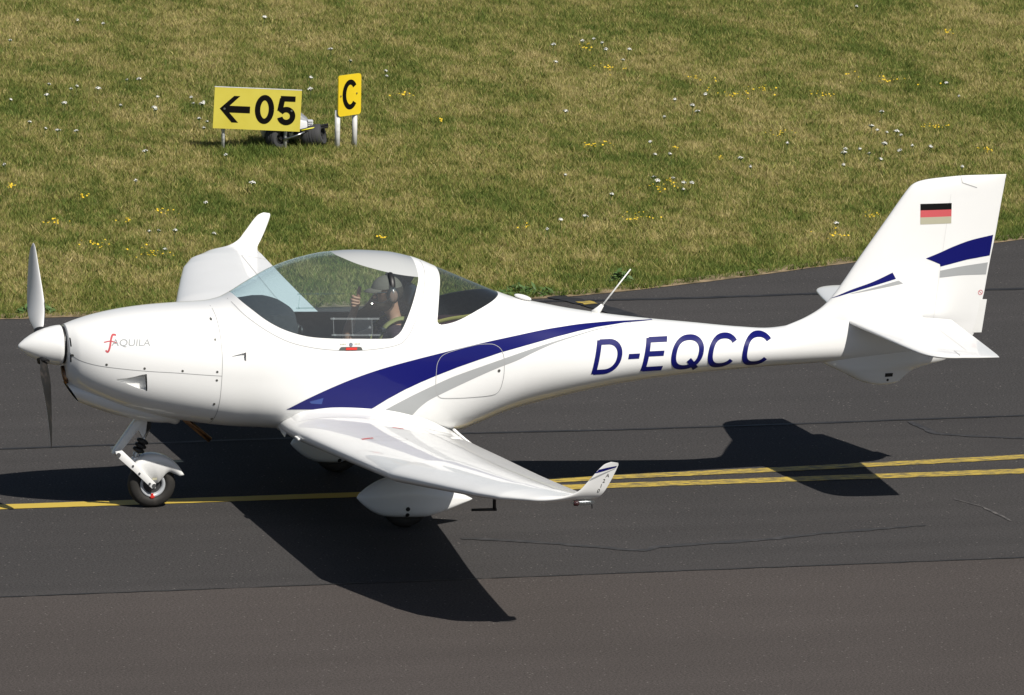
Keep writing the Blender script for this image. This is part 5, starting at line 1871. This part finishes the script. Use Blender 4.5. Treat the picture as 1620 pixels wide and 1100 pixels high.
# ------------------------------------------------------------------ flowers
PETW = material("white_umbel", (0.72, 0.72, 0.66), 0.8)
STEM = material("flower_stem", (0.07, 0.11, 0.03), 0.8)
PETY = material("yellow_petals", (0.66, 0.45, 0.015), 0.7)
FLW = [(4.4, 22.07), (4.2, 19.29), (4.35, 18.96), (4.41, 18.99), (4.61, 18.99), (4.97, 19.36), (5.11, 19.43), (5.49, 22.91), (3.56, 17.03), (3.61, 16.58), (3.73, 16.56), (3.9, 16.52), (4.25, 15.23), (2.86, 14.57), (3.8, 13.62), (3.86, 10.84), (3.38, 11.07), (3.43, 11.04), (3.56, 10.94), (3.29, 10.15), (5.33, 18.26), (5.28, 17.93), (5.33, 17.78), (5.36, 17.84), (5.12, 16.95), (5.06, 16.46), (5.17, 16.82), (4.86, 17.66), (4.87, 17.59), (5.05, 18.37), (4.13, 18.16), (4.08, 18.01), (4.04, 18.51), (6.68, 19.22), (6.51, 18.46), (7.32, 21.03), (7.42, 19.23), (7.28, 20.07), (7.49, 19.58), (7.14, 23.09), (5.32, 23.21), (4.92, 14.94), (4.79, 13.4), (3.66, 18.42), (4.55, 17.74), (4.17, 12.48), (9.8, 21.05), (9.98, 21.28), (10.01, 20.98), (9.92, 20.55), (10.12, 20.52), (9.91, 19.95), (9.49, 20.92), (9.24, 19.92), (8.52, 16.86), (9.7, 17.34), (10.08, 17.65), (9.74, 16.9), (9.75, 16.72), (8.68, 14.38), (8.8, 14.24), (8.32, 13.1), (8.27, 12.83), (8.47, 13.03), (8.48, 12.76), (8.58, 12.83), (8.42, 12.43), (7.57, 13.32), (9.97, 14.61), (9.31, 13.43), (11.37, 16.28), (11.05, 15.56), (11.06, 15.39), (11.11, 15.26), (11.2, 15.28), (11.18, 15.07), (10.58, 14.29), (10.56, 14.0), (10.84, 14.48), (10.91, 14.18), (11.08, 14.34), (11.19, 14.24), (10.17, 13.46), (10.34, 14.02), (10.44, 14.36), (10.59, 13.78), (11.19, 13.24), (8.81, 14.97), (9.34, 13.88), (6.69, 10.51), (7.16, 11.14), (6.93, 11.04), (7.67, 12.14), (12.41, 17.21), (12.51, 17.92), (9.31, 16.29), (9.22, 10.55), (13.13, 22.93)]


def umbel_mesh(seed):
    g_ = random.Random(seed)
    bm = bmesh.new()
    tube_bm([(0, 0, -0.03), (0.004, 0.002, 0.05), (0.0, 0.0, 0.098)], [0.004, 0.003, 0.002], 5, bm, False)
    for f in bm.faces:
        f.material_index = 1
    nb = len(bm.faces)
    for k in range(34):
        rr = 0.030 * math.sqrt(g_.random())
        a = g_.random() * 6.283
        c = Vector((rr * math.cos(a), rr * math.sin(a), 0.106 - rr * rr * 16 + g_.uniform(-0.002, 0.002)))
        nn_ = Vector((rr * math.cos(a) * 26, rr * math.sin(a) * 26, 1)).normalized()
        q1 = nn_.orthogonal().normalized()
        q2 = nn_.cross(q1)
        r_ = g_.uniform(0.004, 0.0075)
        ring = [bm.verts.new(c + q1 * r_ * math.cos(t + a) + q2 * r_ * math.sin(t + a)) for t in np.linspace(0, 6.283, 6, endpoint=False)]
        f = bm.faces.new(ring)
        f.material_index = 0
        bm.faces.new((bm.verts.new((0, 0, 0.07)), ring[0], ring[1])).material_index = 1
    me_ = bpy.data.meshes.new("wild_carrot_flower")
    bm.to_mesh(me_)
    bm.free()
    me_.materials.append(PETW)
    me_.materials.append(STEM)
    return me_


UM = [umbel_mesh(k) for k in range(4)]
for i, (x, y) in enumerate(FLW):
    o = bpy.data.objects.new("wild_carrot_flower", UM[i % 4])
    sc_ = random.uniform(0.5, 0.95)
    o.scale = (sc_, sc_, random.uniform(0.8, 1.15))
    o.rotation_euler = (random.uniform(-0.2, 0.2), random.uniform(-0.2, 0.2), random.uniform(0, 6.28))
    o.location = (x, y, 0)
    link(o)
    tag(o, "white flat-topped wild carrot flower standing in the meadow grass", "flower", "white wild carrot flowers scattered over the meadow")

YP = [(12.06, 18.43, 0.36), (10.75, 18.08, 0.18), (10.38, 17.74, 0.24), (7.65, 11.16, 0.21), (8.23, 12.65, 0.18), (9.09, 10.09, 0.15), (9.66, 19.58, 0.21), (10.33, 18.87, 0.15), (6.58, 10.91, 0.09), (5.24, 10.49, 0.07), (2.73, 11.88, 0.12), (2.73, 13.66, 0.11), (8.46, 13.06, 0.12), (10.17, 15.48, 0.11), (11.2, 17.61, 0.15), (11.68, 15.61, 0.15), (11.74, 14.3, 0.12), (7.32, 16.69, 0.05), (3.22, 13.07, 0.09), (2.82, 10.67, 0.15), (3.19, 10.13, 0.24), (3.36, 11.78, 0.07), (3.74, 12.14, 0.12), (13.6, 21.37, 0.09), (8.99, 14.75, 0.06), (9.82, 20.89, 0.15), (8.31, 15.04, 0.15), (9.67, 10.98, 0.18), (7.35, 18.23, 0.09), (9.23, 14.17, 0.07)]
bm = bmesh.new()
for (x, y, r_) in YP:
    for k in range(int(6 + 80 * r_)):
        a = random.uniform(0, 6.283)
        q = r_ * random.gauss(0, 0.62)
        c = Vector((x + q * math.cos(a), y + 1.3 * q * math.sin(a), random.uniform(0.045, 0.08)))
        rr = random.uniform(0.005, 0.0105)
        tl_ = Vector((random.uniform(-.5, .5), random.uniform(-.9, .2), 1)).normalized()
        t1 = tl_.orthogonal().normalized()
        t2 = tl_.cross(t1)
        bm.faces.new([bm.verts.new(c + t1 * rr * math.cos(t) + t2 * rr * math.sin(t)) for t in np.linspace(0, 6.283, 6, endpoint=False)])
yf = bm_obj("yellow_flowers", bm, PETY)
tag(yf, "small yellow flowers growing in loose patches through the meadow", "flowers", kind="stuff")

# broad-leaved weeds at the edge of the asphalt
LEAF = material("weed_leaf", (0.055, 0.115, 0.022), 0.6, noise=(30, (0.10, 0.15, 0.035), 0.4, 0.7))
WEEDS = [("low leafy weed clump on the grass edge left of the antenna", 5.83, 8.02, 0.24), ("dark leafy weed clump on the grass edge right of the antenna", 6.75, 8.45, 0.09),
         ("small leafy weed clump on the grass edge above the propeller spinner", 1.75, 7.85, 0.15)]
for lab, wx, wy, wr_ in WEEDS:
    w_o = empty("weed", (wx, wy, -0.03), lab, "weed", "weeds along the grass edge")
    bm = bmesh.new()
    for k in range(230):
        a = random.uniform(0, 6.283)
        q = wr_ * math.sqrt(random.random())
        c = Vector((q * math.cos(a), 0.7 * q * math.sin(a), random.uniform(0.02, 0.13) * (1.15 - q / wr_ * 0.7)))
        nrm = Vector((random.gauss(0, .6), random.gauss(0, .6) - 0.3, 1)).normalized()
        t1 = nrm.orthogonal().normalized()
        t1.rotate(Matrix.Rotation(random.uniform(0, 6.28), 3, nrm))
        t2 = nrm.cross(t1)
        l_ = random.uniform(0.018, 0.04)
        bm.faces.new([bm.verts.new(c + v) for v in (-t1 * l_, t2 * l_ * .38, t1 * l_ * 1.1, -t2 * l_ * .38)])
    bm_obj("foliage", bm, LEAF, w_o)
    bm_obj("stem", tube_bm([(0, 0, -0.01), (0.01, 0.0, 0.06), (0.0, 0.01, 0.11)], [0.006, 0.004, 0.003], 6), STEM, w_o)
